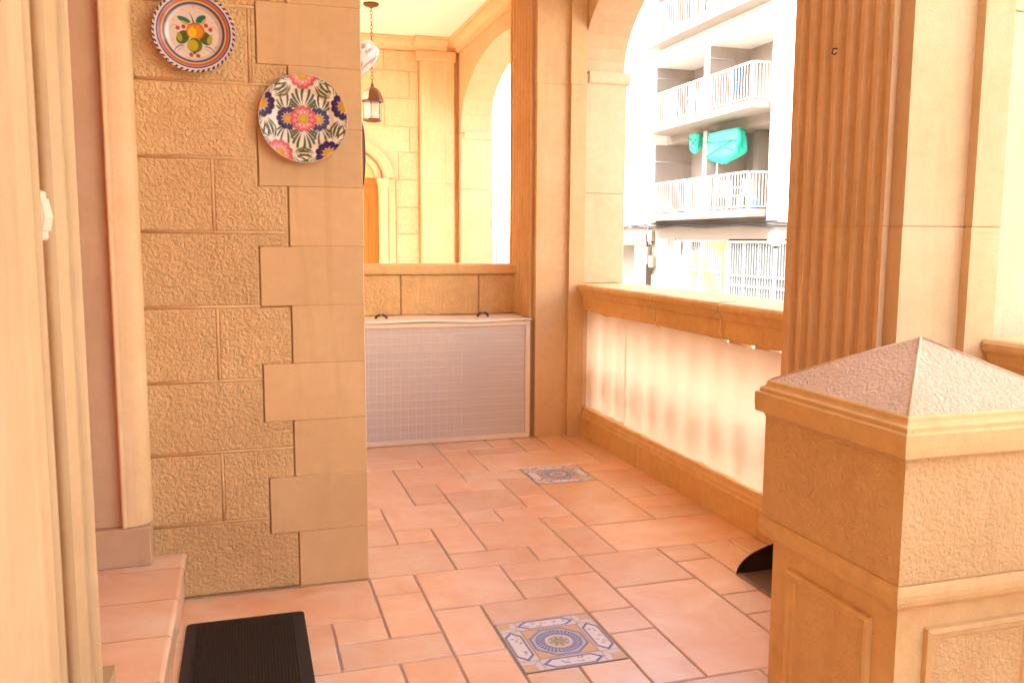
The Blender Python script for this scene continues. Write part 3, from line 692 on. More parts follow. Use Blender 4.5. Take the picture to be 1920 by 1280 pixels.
# ---- parapets
def parapet(y0, y1, label, grp='parapets under the arches', ball=True):
    t = thing('parapet', label, 'parapet', (2.2, (y0+y1)/2, 0), grp)
    cop = [(2.055, .812), (2.052, .815), (2.052, .897), (2.047, .902), (2.040, .903), (2.038, .912), (2.034, .918), (2.030, .932), (2.022, .941), (2.014, .945), (2.012, .953), (2.012, .966), (2.020, .976), (2.032, .980),
           (2.38, .980), (2.395, .970), (2.395, .945), (2.375, .93), (2.37, .902), (2.36, .815), (2.355, .812)]
    base = [(2.046, .0), (2.046, .128), (2.052, .134), (2.056, .150), (2.064, .160), (2.068, .172), (2.074, .180), (2.33, .180), (2.34, .17), (2.35, .15), (2.37, .13), (2.37, 0)]
    cuts = [y0]; y = y1
    seg = [y0+i*(y1-y0)/3 for i in range(4)]
    for i in range(3):
        o = [0, .0018, -.001][i]
        MB().prism([(p[0]-o, p[1]+o*.5) for p in cop], 'y', seg[i]+.0008, seg[i+1]-.0008).build('coping', M_SMOOTH, t)
        MB().prism([(p[0]+o, p[1]) for p in base], 'y', seg[i]+.0008, seg[i+1]-.0008).build('base_course', M_SMOOTH, t)
    prof = [(.055, .180), (.055, .215), (.035, .222), (.032, .235), (.045, .26), (.062, .32), (.074, .37), (.060, .43), (.042, .50), (.030, .56), (.028, .60), (.042, .62), (.042, .635), (.030, .65), (.045, .70), (.055, .75), (.055, .812)]
    n = int((y1-y0)/.205); first = None
    for k in range(n):
        yy = y0+(k+.5)*(y1-y0)/n
        if first is None: first = MB().lathe([(r, z) for r, z in prof], (2.207, yy, 0), 16).build('baluster', M_PALE, t); f0 = yy
        else: share(first, 'baluster', (0, yy-f0, 0), t)
    return t
parapet(2.52, 5.130, 'stone parapet with moulded coping and screened balusters in the middle arch')
parapet(-.9, 1.940, 'short end of stone parapet coping seen right of the post cap')
parapet(5.66, 8.33, 'parapet of the far arch behind the low dividing wall')

# translucent screen in two lengths
sc_t = thing('screen_sheet', 'translucent cream plastic screen tied over the balusters of the parapet', 'screen', (2.085, 4, .18))
def sheet(y0, y1, x, zt, zb, seed):
    rg = random.Random(seed); nx, nz = 60, 10; vs = []
    for j in range(nz+1):
        for i in range(nx+1):
            y = y0+(y1-y0)*i/nx; t = j/nz
            top = zt(y); bot = zb(y); z = bot+(top-bot)*t
            xx = x-.010*abs(math.sin(math.pi*(y-2.52)/.2175))**2*(.4+.6*max(0,min(1,(y-3.4)/.8)))+.004*math.sin(y*9+seed)+.003*math.sin(y*23+t*2)+.004*math.sin(t*3.1)*math.sin(y*5)
            yy = y+((.006*math.sin(t*30)) if i == 0 and seed == 2 else 0)
            vs.append((xx, yy, z))
    fs = [(j*(nx+1)+i, j*(nx+1)+i+1, (j+1)*(nx+1)+i+1, (j+1)*(nx+1)+i) for j in range(nz) for i in range(nx)]
    MB().add(vs, fs, True).build('sheet_length', M_SHEET, sc_t, fix=False)
sheet(2.55, 4.50, 2.088, lambda y: .806-.012*max(0, math.sin((y-2.9)*4.2)) if y < 3.6 else .81, lambda y: .186, 1)
sheet(4.485, 5.10, 2.096, lambda y: .800+.004*math.sin(y*14), lambda y: .190+.008*max(0, math.sin(y*6)), 2)
for y, nm in ((4.05, 'thin cream cord looped over the coping, the one farther from the post'), (3.39, 'thin cream cord looped over the coping, the one nearer the post')):
    pts = [(2.12, y-.01, .983), (2.03, y, .984), (2.009, y+.002, .966), (2.012, y+.010, .944), (2.032, y+.02, .93), (2.037, y+.024, .905), (2.049, y+.027, .90), (2.049, y+.028, .84), (2.052, y+.01, .812), (2.07, y, .80)]
    MB().tube(pts, .0022, 6).build('tie_cord', M_STRING, label=nm, cat='cord', group='cords tied over the coping')

# ---- low dividing wall
lo = thing('low_wall', 'low hammered stone dividing wall with smooth coping behind the cabinet', 'wall', (1.1, 5.6, 0))
MB().box(.41, 1.76, 5.494, 5.74, 0, 1.03).build('wall_core', M_MORTAR, lo)
for (z0, z1, xs) in ((0, .26, (.41, 1.2, 1.735)), (.26, .51, (.41, .9, 1.735)), (.51, .765, (.41, 1.2, 1.735)), (.765, 1.03, (.41, .955, 1.472, 1.735))):
    for i in range(len(xs)-1): hstone(xs[i], xs[i+1], z0, z1, 5.48, M_ROUGHF, lo)
for i, (a, b) in enumerate(((.41, .86), (.86, 1.735))):
    MB().prism([(5.462, 1.032), (5.458, 1.05), (5.460, 1.082), (5.475, 1.094), (5.75, 1.094), (5.765, 1.08), (5.765, 1.032)], 'x', a+.001, b-.001).build('coping', M_SMOOTH, lo)

# ---- far end wall of the next porch bay
FY = 8.45
fwl = thing('end_wall', 'block wall lightened in colour for street light, closing the far porch bay around the arched doorway', 'wall', (1.1, 8.5, 0))
MB().box(.404, 2.42, FY+.012, 8.95, 0, CEIL).build('wall_core', M_ENDW, fwl)
rows = [0, .262, .523, .785, 1.045, 1.306, 1.567, 1.830, 2.095, 2.339, 2.603, 2.861, 3.053]
jn = {11: [1.328], 10: [1.573], 9: [1.33], 8: [1.573], 7: [1.462], 6: [], 5: [], 4: [], 3: [], 2: [], 1: [], 0: []}
for r in range(12):
    z0, z1 = rows[r], rows[r+1]
    xl = .43 if z1 > 2.3 else (1.3 if z0 > 1.9 else 1.43)
    if r == 7: xl = 1.36
    xs = [xl]+[x for x in jn[r] if x > xl]+[1.664]
    if z1 > 2.3: xs = [.43, .9]+xs[1:]
    for i in range(len(xs)-1): hstone(xs[i], xs[i+1], z0, z1, FY, M_ENDW, fwl, gap=.0025)
MB().box(.43, 1.43, FY+.003, FY+.012, 0, 2.34).build('plain_field', M_ENDW, fwl)
fp = thing('end_pilaster', 'broad pale stone corner pilaster on the far end wall below the cornice', 'pilaster', (1.85, 8.4, 0))
for z0, z1 in ((0, 1.02), (1.022, 1.80), (1.802, 2.96)):
    MB().prism([(1.675, FY+.011), (1.675, 8.405), (1.683, 8.398), (1.915, 8.398), (1.921, 8.392), (2.005, 8.392), (2.008, 8.40), (2.008, FY+.011)], 'z', z0, z1).build('pilaster_block', M_PALE, fp)
MB().prism([(FY+.011, 2.962), (8.389, 2.962), (8.385, 2.968), (8.385, 3.054), (FY+.011, 3.054)], 'x', 1.630, 2.02).build('capital', M_PALE, fp)
pr = [(a+.07, z) for a, z in cornice_prof()[:-1]]+[(.07, CEIL-.002)]
MB().prism([(8.447-a, z) for a, z in pr], 'x', 1.60, 1.925).build('cornice_break', M_PALE, fp)
# arched door surround in the end wall
ad = thing('arched_door_surround', 'rounded stone arch moulding and half column around the far orange door', 'door surround', (.85, 8.4, 0))
def archring(a0, b0, a1, b1, y0, y1, name):
    N = 24; vs = []
    prof = [(0, y1), (0.12, y0+.008), (.3, y0), (.55, y0+.006), (.75, y0), (.92, y0+.010), (1, y1)]
    for i in range(N+1):
        th = math.pi*i/N
        for t, y in prof:
            a = a0+(a1-a0)*t; b = b0+(b1-b0)*t; vs.append((.86+a*math.cos(th), y, 1.84+b*math.sin(th)))
    n = len(prof); fs = [(i*n+k, i*n+k+1, (i+1)*n+k+1, (i+1)*n+k) for i in range(N) for k in range(n-1)]
    MB().add(vs, fs, False).build(name, M_PALE, ad)
archring(.44, .30, .555, .415, 8.385, 8.449, 'arch_moulding'); archring(.36, .22, .438, .298, 8.415, 8.449, 'inner_moulding')
pts = [(.86+.36*math.cos(math.pi*i/20), 1.84+.22*math.sin(math.pi*i/20)) for i in range(21)]
MB().prism(pts, 'y', 8.432, 8.448).build('tympanum', M_SMOOTH, ad)
for sx in (1, -1):
    xc = .86+sx*.445
    MB().lathe([(.055, 0), (.055, .10), (.046, .12), (.046, 1.70), (.05, 1.72), (.046, 1.74), (.055, 1.77), (.062, 1.80), (.062, 1.835)], (xc, 8.415, 0), 18).build('half_column', M_PALE, ad)
    MB().box(min(xc+sx*.05, xc+sx*.115), max(xc+sx*.05, xc+sx*.115), 8.41, FY+.002, 0, 1.835).build('jamb_strip', M_PALE, ad)
od = thing('orange_door', 'orange varnished wooden door in the far arched surround', 'door', (.86, 8.44, 0))
MB().box(.47, 1.25, 8.436, 8.447, .01, 1.833).build('door_leaf', M_WOOD, od)
MB().cbox(.47, 1.25, 8.425, 8.437, 1.775, 1.83, .003).build('head_rail', M_WOOD, od)
MB().cbox(.60, 1.16, 8.428, 8.438, .95, 1.68, .006).build('door_panel', M_WOOD, od)
MB().cbox(.60, 1.16, 8.428, 8.438, .15, .85, .006).build('door_panel', M_WOOD, od)

# ================================================================== OBJECTS
# ---- cabinet under the low wall
cb = thing('storage_cabinet', 'low storage cabinet with cream frame and frosted grey panel under a wavy lid', 'cabinet', (1.1, 5.3, 0))
CX0, CX1, CY = .42, 1.712, 5.122
MB().box(CX0, CX1-.002, CY+.012, 5.470, .012, .742).build('cabinet_body', M_FRAME, cb)
for (a, b, c, d) in ((CX0, CX1, .722, .752), (CX0, CX1, .002, .032)): MB().cbox(a, b, CY-.002, CY+.0118, c, d, .002).build('frame_rail', M_FRAME, cb)
for (a, b) in ((CX0, CX0+.03), (CX1-.032, CX1)): MB().cbox(a, b, CY-.002, CY+.0118, .0325, .7215, .002).build('frame_stile', M_FRAME, cb)
MB().box(CX0+.0305, CX1-.0325, CY+.006, CY+.0115, .0325, .7215).build('frosted_panel', M_PANEL, cb)
g = MB(); z = .66
for k in range(13): g.box(CX0+.031, CX1-.034, CY+.0045, CY+.0062, .075+k*.050, .0775+k*.050)
for k in range(17): g.box(.50+k*.048, .5022+k*.048, CY+.0048, CY+.0063, .034, .72)
g.build('wire_grid', M_GRID, cb, kind='stuff')
nx, ny = 60, 6; vs = []
for j in range(ny+1):
    for i in range(nx+1):
        x = CX0+(CX1+.008-CX0)*i/nx; t = j/ny
        vs.append((x, 5.105+(5.476-5.105)*t, .7585+.0032*math.sin(x*7.5+.6)*(1-t*.3)+.0012*math.sin(x*13)+.007*t))
nn = len(vs); vs += [(p[0], p[1], p[2]-.004) for p in vs]
fs = [(j*(nx+1)+i, j*(nx+1)+i+1, (j+1)*(nx+1)+i+1, (j+1)*(nx+1)+i) for j in range(ny) for i in range(nx)]
fs += [tuple(nn+q for q in f[::-1]) for f in fs]
for i in range(nx): fs.append((i, nn+i, nn+i+1, i+1))
for j in range(ny): a = j*(nx+1)+nx; b = a+nx+1; fs.append((a, nn+a, nn+b, b))
MB().add(vs, fs, True).build('lid', M_LID, cb)
for x in (.800, 1.452):
    MB().tube([(x+.034*math.cos(R(a)), 5.30, .766+.024*math.sin(R(a))) for a in range(0, 181, 15)], .0072, 8).build('lid_handle', M_DARK, cb)

# ---- plates and wall pocket
t = thing('fruit_plate', 'glazed plate painted with fruit inside orange and blue rings, upper of the two', 'plate', (-.133, YW-.02, 1.913), 'painted plates on the stone wall')
dish('painted_dish', (-.133, YW-.017, 1.913), .1275, [(0, .02), (.60, .03), (.72, .10), (.90, .155), (1.0, .165)], paint_fruit, t)
t = thing('flower_plate', 'round plate painted with pink and purple flowers among green leaves', 'plate', (.207, YW-.02, 1.656), 'painted plates on the stone wall')
dish('painted_dish', (.207, YW-.018, 1.656), .1475, [(0, .02), (.60, .025), (.70, .075), (.95, .115), (1.0, .12)], paint_flower, t)
t = thing('side_plate', 'plate seen edge on with dark blue rim on the return of the wall', 'plate', (.415, 3.30, 1.56), 'painted plates on the stone wall')
dish('painted_dish', (.420, 3.300, 1.56), .128, [(0, .02), (.60, .03), (.72, .06), (1.0, .085)], paint_band, t, facing='x', nr=12, na=64)
wp = thing('wall_pocket_vase', 'white flowered ceramic wall pocket with pink stripe jutting from the wall return', 'wall vase', (.41, 3.2, 1.8))
na, nz = 48, 60; vs = []; uv = []
for j in range(nz+1):
    t_ = j/nz; r = .012+.078*math.sin(min(t_, .88)/.88*math.pi/2)**1.15-(.10*(t_-.88) if t_ > .88 else 0)
    for i in range(na+1):
        a = -math.pi/2+math.pi*i/na; vs.append((.405+r*.95*math.cos(a)+.0, 3.22+r*.8*math.sin(a), 1.822+.125*t_+.006*math.sin(5*a)*t_)); uv.append((a, t_))
fs = [(j*(na+1)+i, j*(na+1)+i+1, (j+1)*(na+1)+i+1, (j+1)*(na+1)+i) for j in range(nz) for i in range(na)]
o = MB().add(vs, fs, True).build('vase_body', M_GLAZE, wp, fix=False)
uv = np.array(uv); P = Paint(uv[:, 0], uv[:, 1], (.76, .70, .66)); P.aa = .05
rg = random.Random(5)
for k in range(40):
    x, y = rg.uniform(-1.5, 1.5), rg.uniform(.05, .9); P.disc(x, y, .10, [(.20, .24, .10), (.60, .25, .12), (.25, .3, .2), (.55, .12, .18)][k % 4], .035, rg.uniform(0, 3))
P.stroke(((-1.1, .25), (-.7, .5), (0.1, .93)), (.04, .06, .07), (.66, .14, .22))
P.put((uv[:, 1]-.95)/.03, (.8, .76, .74))
paint_mesh(o, P.c)

# ---- hanging lantern
LX, LY = 1.052, 7.3
ln = thing('hanging_lantern', 'bronze lantern with domed top and glass sides hanging by a chain', 'lantern', (LX, LY, 2.2))
MB().lathe([(0, -.034), (.012, -.034), (.022, -.028), (.055, -.018), (.064, -.008), (.064, 0), (0, 0)], (LX, LY, CEIL-.002), 24).build('ceiling_rose', M_IRON, ln)
ch = MB(); z = CEIL-.045; k = 0
while z > 2.535:
    e = ((1, 0, 0), (0, 0, 1)) if k % 2 else ((0, 1, 0), (0, 0, 1))
    ch.torus((LX, LY, z), (.0095, .018), .0028, e[0], e[1], 10, 5); z -= .0285; k += 1
ch.build('chain', M_IRON, ln, kind='stuff')
MB().lathe([(0, 2.545), (.008, 2.54), (.006, 2.525), (.016, 2.518), (.012, 2.505), (.020, 2.497), (.045, 2.485), (.070, 2.455), (.084, 2.415), (.092, 2.395), (.096, 2.390), (.094, 2.378), (.080, 2.378)], (LX, LY, 0), 6, smooth=False).build('domed_cap', M_IRON, ln)
HX = [(LX+.075*math.cos(R(60*i+12)), LY+.075*math.sin(R(60*i+12))) for i in range(6)]
for i in range(6):
    a, b = HX[i], HX[(i+1) % 6]
    MB().tube([(a[0], a[1], 2.235), (a[0]*1.0, a[1], 2.378)], .0036, 6).build('corner_post', M_IRON, ln)
    d = Vector((b[0]-a[0], b[1]-a[1])).normalized()*.004
    MB().add([(a[0]+d.x, a[1]+d.y, 2.242), (b[0]-d.x, b[1]-d.y, 2.242), (b[0]-d.x, b[1]-d.y, 2.376), (a[0]+d.x, a[1]+d.y, 2.376)], [(0, 1, 2, 3)]).build('glass_pane', M_GLASS, ln, fix=False)
MB().lathe([(0, 2.215), (.05, 2.215), (.072, 2.222), (.080, 2.226), (.080, 2.240), (.060, 2.242), (0, 2.242)], (LX, LY, 0), 6, smooth=False).build('base_plate', M_IRON, ln)
MB().lathe([(.012, 2.242), (.012, 2.335), (.008, 2.345), (0, 2.345)], (LX, LY, 0), 12).build('candle_tube', M_WPLAST, ln)

# ---- foreground post with pyramid cap
PC = (1.437, 1.551)
po = thing('capped_post', 'square stone post with pyramid cap and framed panels in the right foreground', 'post', (PC[0], PC[1], 0))
def sq(h, z): return [(PC[0]-h, PC[1]-h, z), (PC[0]+h, PC[1]-h, z), (PC[0]+h, PC[1]+h, z), (PC[0]-h, PC[1]+h, z)]
def stack(levels, top=True, bottom=True):
    vs = []; fs = []
    for h, z in levels: vs += sq(h, z)
    for k in range(len(levels)-1): fs += [(4*k+i, 4*k+(i+1) % 4, 4*k+4+(i+1) % 4, 4*k+4+i) for i in range(4)]
    if top: fs.append((4*len(levels)-4, 4*len(levels)-3, 4*len(levels)-2, 4*len(levels)-1))
    if bottom: fs.append((3, 2, 1, 0))
    return MB().add(vs, fs)
MB().add(sq(.2265, .9205)+[(PC[0], PC[1], 1.041)], [(0, 1, 4), (1, 2, 4), (2, 3, 4), (3, 0, 4)]).build('pyramid_cap', M_CAP, po)
# smooth ridge beads on the pyramid edges
rb = MB()
for q in sq(.2265, .9205): rb.tube([Vector(q)+Vector((0, 0, -.001)), (PC[0], PC[1], 1.0405)], .0035, 6)
rb.build('cap_ridges', M_CAP if False else M_PALE, po)
stack([(.238, .840), (.252, .842), (.2535, .862), (.2535, .887), (.2515, .8895), (.246, .890), (.2455, .893), (.2455, .899), (.243, .901), (.238, .903), (.235, .908), (.2335, .916), (.230, .9195), (.2272, .9202)]).build('cap_moulding', M_SMOOTH, po)
stack([(.231, .580), (.2335, .583), (.2335, .828), (.236, .834), (.2375, .8395)]).build('upper_shaft', M_POSTR, po)
stack([(.213, .519), (.218, .522), (.222, .530), (.230, .533), (.237, .539), (.240, .550), (.240, .562), (.237, .573), (.232, .5795)]).build('roll_moulding', M_SMOOTH, po)
stack([(.212, .06), (.212, .519)]).build('lower_shaft', M_SMOOTH, po)
stack([(.235, 0), (.235, .05), (.222, .06)]).build('post_base', M_SMOOTH, po)
# framed panels, one per face
def panel(face):
    h = .2125; z1 = .478; z0 = .10; xa, xb = -.145, .145
    def Wp(a, d, z):
        if face == 0: return (PC[0]-h-d, PC[1]+a, z)
        if face == 1: return (PC[0]+a, PC[1]-h-d, z)
        if face == 2: return (PC[0]+h+d, PC[1]+a, z)
        return (PC[0]+a, PC[1]+h+d, z)
    def loop(i, d): return [Wp(xa+i, d, z0+i), Wp(xb-i, d, z0+i), Wp(xb-i, d, z1-i), Wp(xa+i, d, z1-i)]
    lv = [(0, 0), (0.002, .010), (.011, .013), (.015, .005), (.026, .005), (.030, .0005)]
    vs = []; 
    for i, d in lv: vs += loop(i, d)
    fs = [(4*k+i, 4*k+(i+1) % 4, 4*k+4+(i+1) % 4, 4*k+4+i) for k in range(len(lv)-1) for i in range(4)]
    MB().add(vs, fs).build('panel_frame', M_SMOOTH, po)
    MB().add([Wp(xa+.03, .0006, z0+.03), Wp(xb-.03, .0006, z0+.03), Wp(xb-.03, .0006, z1-.03), Wp(xa+.03, .0006, z1-.03)], [(0, 1, 2, 3)]).build('hammered_panel', M_POSTR, po)
for f_ in range(4): panel(f_)

# ---- doormat
mt = thing('door_mat', 'black ribbed rubber doormat lying at the foot of the step', 'doormat', (-.02, 2.55, 0))
cr = .016; X_0, X_1, Y_0, Y_1 = -.212, .158, 2.05, 2.862
pts = []
for (cx_, cy_, a0) in ((X_1-cr, Y_1-cr, 0), (X_0+cr, Y_1-cr, 90), (X_0+cr, Y_0+cr, 180), (X_1-cr, Y_0+cr, 270)):
    pts += [(cx_+cr*math.cos(R(a0+i*22.5)), cy_+cr*math.sin(R(a0+i*22.5))) for i in range(5)]
MB().prism(pts, 'z', .0012, .0062).build('mat_border', M_BLACKRUB, mt)
rib = None; k = 0; x = X_0+.034
while x < X_1-.034:
    mb = MB(); mb.prism([(x, .0062), (x+.0008, .0105), (x+.0040, .0105), (x+.0048, .0062)], 'y', Y_0+.03, Y_1-.022); rib = mb.build('rib', M_BLACKRUB, mt) if rib is None else share(rib0, 'rib', (x-x0, 0, 0), mt)
    if k == 0: rib0 = rib; x0 = x
    x += .0092; k += 1
# ---- dustpan
dp = thing('dustpan', 'dark brown plastic dustpan with round hood lying open by the parapet', 'dustpan', (1.85, 2.6, 0))
# blade edge along the aisle (near x = 1.75), hood arches over from y 2.73 downwards
yA, yB = 2.735, 2.40
MB().prism([(1.742, .0012), (1.752, .0075), (1.760, .0075), (1.775, .005), (1.80, .004), (2.02, .010), (2.02, .002), (1.742, .0005)], 'y', yB, yA).build('pan_floor', M_PAN2, dp)
hood = []
N = 14
for side_y, thick in ((yA, -.004),):
    pts = [(1.745, .002)]+[(1.745+.275*(1-math.cos(R(90*i/N))), .002+.115*math.sin(R(90*i/N))) for i in range(N+1)]+[(2.02, .002)]
    MB().prism(pts, 'y', side_y-.001, side_y+.004).build('hood_side', M_PAN, dp)
vs = []
for y in (yB, yA):
    for k_, off in enumerate((0, .004)):
        vs += [(1.765+.255*(1-math.cos(R(35+55*i/N))), y, .002+(.113-off)*math.sin(R(35+55*i/N))) for i in range(N+1)]
n = N+1; fs = []
for i in range(N): fs += [(i, i+1, 2*n+i+1, 2*n+i), (n+i, 3*n+i, 3*n+i+1, n+i+1)]
MB().box(2.012, 2.02, yB, yA, .002, .114).build('hood_back', M_PAN, dp)
MB().box(1.92, 1.975, 2.452, 2.475, .0115, .0125).build('paper_sticker', M_BLUE, dp)

M_WHITES = plain('darkened_white_joinery', (.36, .36, .355), .5)  # white joinery darkened in colour so the sunlit faces do not clip
# ================================================================== THE STREET
ZS = -1.40
MB().box(-30, 80, -60, 120, ZS-.3, ZS).build('street_road', M_ASPH, kind='structure')
MB().box(2.9, 4.2, -60, 120, ZS, ZS+.13).build('near_pavement', M_PAVE, kind='structure')
MB().box(11.6, 13.5, -60, 120, ZS, ZS+.13).build('far_pavement', M_PAVE, kind='structure')
fd = thing('porch_plinth', 'cream rendered plinth of the porch standing on the pavement', 'plinth', (2, 3, ZS))
MB().box(-4, 2.42, -3.9, 8.95, ZS, -.141).build('plinth_wall', M_ROUGHF, fd)
up_ = thing('house_body', 'cream rendered body of the house behind and above the porch', 'house', (-3, 3, ZS))
MB().prism([(-8, -6), (-.76, -6), (-.76, 6.7), (-4.5, 6.7), (-4.5, 9.2), (-.76, 9.2), (-.76, 16), (-8, 16)], 'z', ZS, 4.06).build('house_block', M_ROUGHF, up_)  # notch is a made-up courtyard that lets sun into the far bay
MB().box(-4.49, .36, 6.71, 8.95, -.25, -.05).build('added_bounce_floor', plain('pale_bounce_paving', (.70, .64, .55), .8), up_)  # unseen made-up floor, pale to bounce sun into the far bay
MB().box(-.755, 2.40, 8.96, 16, ZS, 4.06).build('house_wing', M_ROUGHF, up_)

XF, XB, XL = 13.52, 13.0, 14.95
apt = thing('apartment_building', 'white apartment block across the street with recessed balconies and barred ground floor', 'building', (XF, 24, ZS))
def B(name, m, x0, x1, y0, y1, z0, z1, parent=apt, **k): return MB().box(x0, x1, y0, y1, z0, z1).build(name, m, parent, **k)
B('facade_wall', M_BWHITE, XF, 18, 17.0, 20.38, 1.75, 10.2)
B('facade_wall', M_BWHITE, XF, 18, 27.22, 28.9, 1.75, 10.2)
B('facade_wall', M_BWHITE, XF+.25, 18, 28.91, 43.0, 1.75, 10.2)
B('facade_wall', M_BWHITE, XF, 18, -14.0, 16.99, 1.75, 10.2)
for zz in (2.94, 4.17, 5.78, 6.99, 8.6):
    B('facade_joint', M_BSLAB, XF-.003, XF-.0005, 17.1, 20.37, zz-.006, zz+.006)
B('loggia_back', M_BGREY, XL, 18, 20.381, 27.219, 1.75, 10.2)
# storeys
floors = [(1.93, 2.13, 4.60), (4.80, 4.99, 7.09), (7.58, 7.78, 10.0)]
for k, (zb, zf, ztop) in enumerate(floors):
    bal = B('balcony_slab', M_BSLAB, XB-.04, XL-.001, 20.42 if k < 2 else 20.42, 27.02, zb, zf)
    if k == 1: B('lintel_band', M_BWHITE, XF, XL-.001, 20.381, 27.219, 7.10, 7.579)
    if k == 0: B('lintel_band', M_BSLAB, XF+.5, XL-.001, 20.381, 27.219, 4.52, 4.799)
    B('party_fin', M_BGREY, XF+.02, XL-.001, 23.72, 23.94, zf+.001, min(ztop, zf+2.46))
    B('soffit', M_BWHITE, XF+.001, XL-.002, 20.383, 27.217, ztop-.02, ztop-.004) if k == 1 else None
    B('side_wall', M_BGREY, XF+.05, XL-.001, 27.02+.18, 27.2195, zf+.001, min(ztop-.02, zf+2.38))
    B('downstand', M_BWHITE, XF-.002, XF+.05, 23.70, 23.96, zf, min(ztop, zf+2.08)) if k == 1 else None
    # railing
    rl = MB()
    def bars(p0, p1, n, r=.0075):
        for i in range(n+1):
            t = i/n; x = p0[0]+(p1[0]-p0[0])*t; y = p0[1]+(p1[1]-p0[1])*t; rl.box(x-r, x+r, y-r, y+r, zf+.08, zf+.97)
    segs = [((XB, 27.0), (XB, 23.80), 22), ((XB, 23.70), (XB, 20.46), 23)] if k else [((XB, 27.0), (XB, 20.46), 46)]
    rail = MB()
    for p0, p1, n in segs+[((XB, 20.46), (XF-.01, 20.46), 5), ((XB, 27.0), (XF-.01, 27.0), 5)]:
        bars(p0, p1, n)
        for z0, z1 in ((zf+.96, zf+1.01), (zf+.055, zf+.085)):
            rail.box(min(p0[0], p1[0])-.022, max(p0[0], p1[0])+.022, min(p0[1], p1[1])-.022, max(p0[1], p1[1])+.022, z0+random.uniform(0, .001), z1)
    for y in (27.0, 25.9, 24.9, 23.85, 23.66, 22.6, 21.55, 20.46): rail.box(XB-.026, XB+.026, y-.026, y+.026, zf+.001, zf+.985)
    ra = rail.build('railing', M_RAIL, bal); rl.build('railing_bars', M_RAIL, ra, kind='stuff')
# loggia openings at the back: shutters, doors
for (y0, y1, z0, z1, m) in ((20.6, 22.5, 5.0, 6.72, M_BLIND), (20.6, 22.4, 2.14, 4.05, M_BLIND), (24.4, 26.2, 5.0, 6.85, M_GLASSB), (24.2, 26.5, 7.79, 9.8, M_GLASSB), (20.7, 23.3, 7.79, 9.8, M_GLASSB), (23.95, 24.6, 2.14, 4.1, M_BWHITE)):
    f = B('balcony_door', M_WHITES, XL-.03, XL-.002, y0-.06, y1+.06, z0-.004, z1+.07)
    B('shutter' if m is M_BLIND else 'pane', m, XL-.036, XL-.0305, y0, y1, z0, z1, f)
B('service_duct', M_BSLAB, XL-.36, XL-.002, 22.55, 22.8, 2.14, 4.5)
# ground floor
B('ground_wall', M_BPEACH, XF+.02, 18, 25.58, 27.25, ZS, 1.70); B('ground_wall', M_BPEACH, XF+.02, 18, 22.28, 22.52, ZS, 1.70); B('ground_wall', M_BPEACH, XF+.02, 18, -14, 19.2, ZS, 1.70)
B('ground_band', M_BPEACH, XF+.022, 18, 19.201, 25.579, 1.32, 1.698); B('slab_edge_band', M_BPEACH, XF+.018, XL, 20.381, 27.219, 1.6985, 1.9295); B('ground_band', M_BPEACH, XF+.021, 18, 17, 20.38, 1.7005, 1.7495); B('ground_band', M_BPEACH, XF+.021, 18, 27.22, 43, 1.7005, 1.7495); B('ground_base', M_BPEACH, XF+.022, 18, 19.201, 22.279, ZS, -.55)
B('shop_interior', M_GLASSB, XF+.22, 17.9, 19.21, 25.57, ZS, 1.319)
B('ground_lintel', M_BPEACH, XF+.02, 18, 27.251, 43, 1.12, 1.70); B('portal_back', M_BGREY, XF+1.6, 18, 27.251, 43, ZS, 1.119)
B('portal_column', M_BPEACH, XF+.05, XF+.5, 27.75, 28.7, ZS, 1.119)
w1 = B('window', M_WHITES, XF+.005, XF+.019, 26.06, 26.84, .40, 1.33); B('pane', M_BGREY, XF+.001, XF+.0045, 26.12, 26.78, .46, 1.28, w1)
gb = MB()
for i in range(7): y = 26.12+i*.11; gb.box(XF-.03, XF-.012, y-.009, y+.009, .42, 1.32)
gb.box(XF-.034, XF-.010, 26.08, 26.82, .86, .89); gb.build('grille', M_RAIL, w1)
dr = B('door_frame', M_WHITES, XF+.06, XF+.12, 22.53, 25.57, ZS, 1.3185)
B('door_leaf', M_YELLOW, XF+.045, XF+.0595, 22.56, 23.75, ZS, 1.26, dr); B('door_leaf', M_YELLOW, XF+.045, XF+.0595, 24.05, 24.45, ZS, .95, dr)
B('pane', M_GLASSB, XF+.045, XF+.0590, 24.02, 24.55, .951, 1.24, dr); B('pane', M_BGREY, XF+.045, XF+.0595, 24.75, 25.5, ZS, 1.2, dr)
gb = MB()
for i in range(24): y = 22.6+i*.125; gb.box(XF-.026, XF-.018, y-.006, y+.006, ZS+.2, 1.29 if y < 24.9 else .98)
for z_ in (.33, -.9): gb.box(XF-.036, XF-.004, 22.55, 25.52, z_, z_+.05)
gb.build('grille_bars', M_RAIL, dr, kind='stuff')
wd = B('window', M_WHITES, XF+.03, XF+.10, 19.24, 22.24, -.50, 1.27)
for i in range(4): B('pane', M_GLASSB, XF+.022, XF+.0295, 19.30+i*.735, 19.98+i*.735, -.44, 1.2, wd)
gb = MB()
for i in range(24): y = 19.28+i*.127; gb.box(XF-.034, XF-.026, y-.006, y+.006, -.6, 1.24)
for z_ in (.27, -.02, 1.22): gb.box(XF-.046, XF-.012, 19.22, 22.26, z_, z_+.045)
gb.build('grille_bars', M_RAIL, wd, kind='stuff')
B('wall_sign', M_WHITES, XF-.05, XF-.0, 25.10, 25.55, .80, 1.28)
for (y0, y1, z0, z1) in ((46.0, 46.7, 5.3, 6.8), (46.0, 46.7, 2.3, 3.8)): pass
B('parapet_roof', M_BWHITE, XF-.02, 18, -14, 43, 10.201, 10.7)
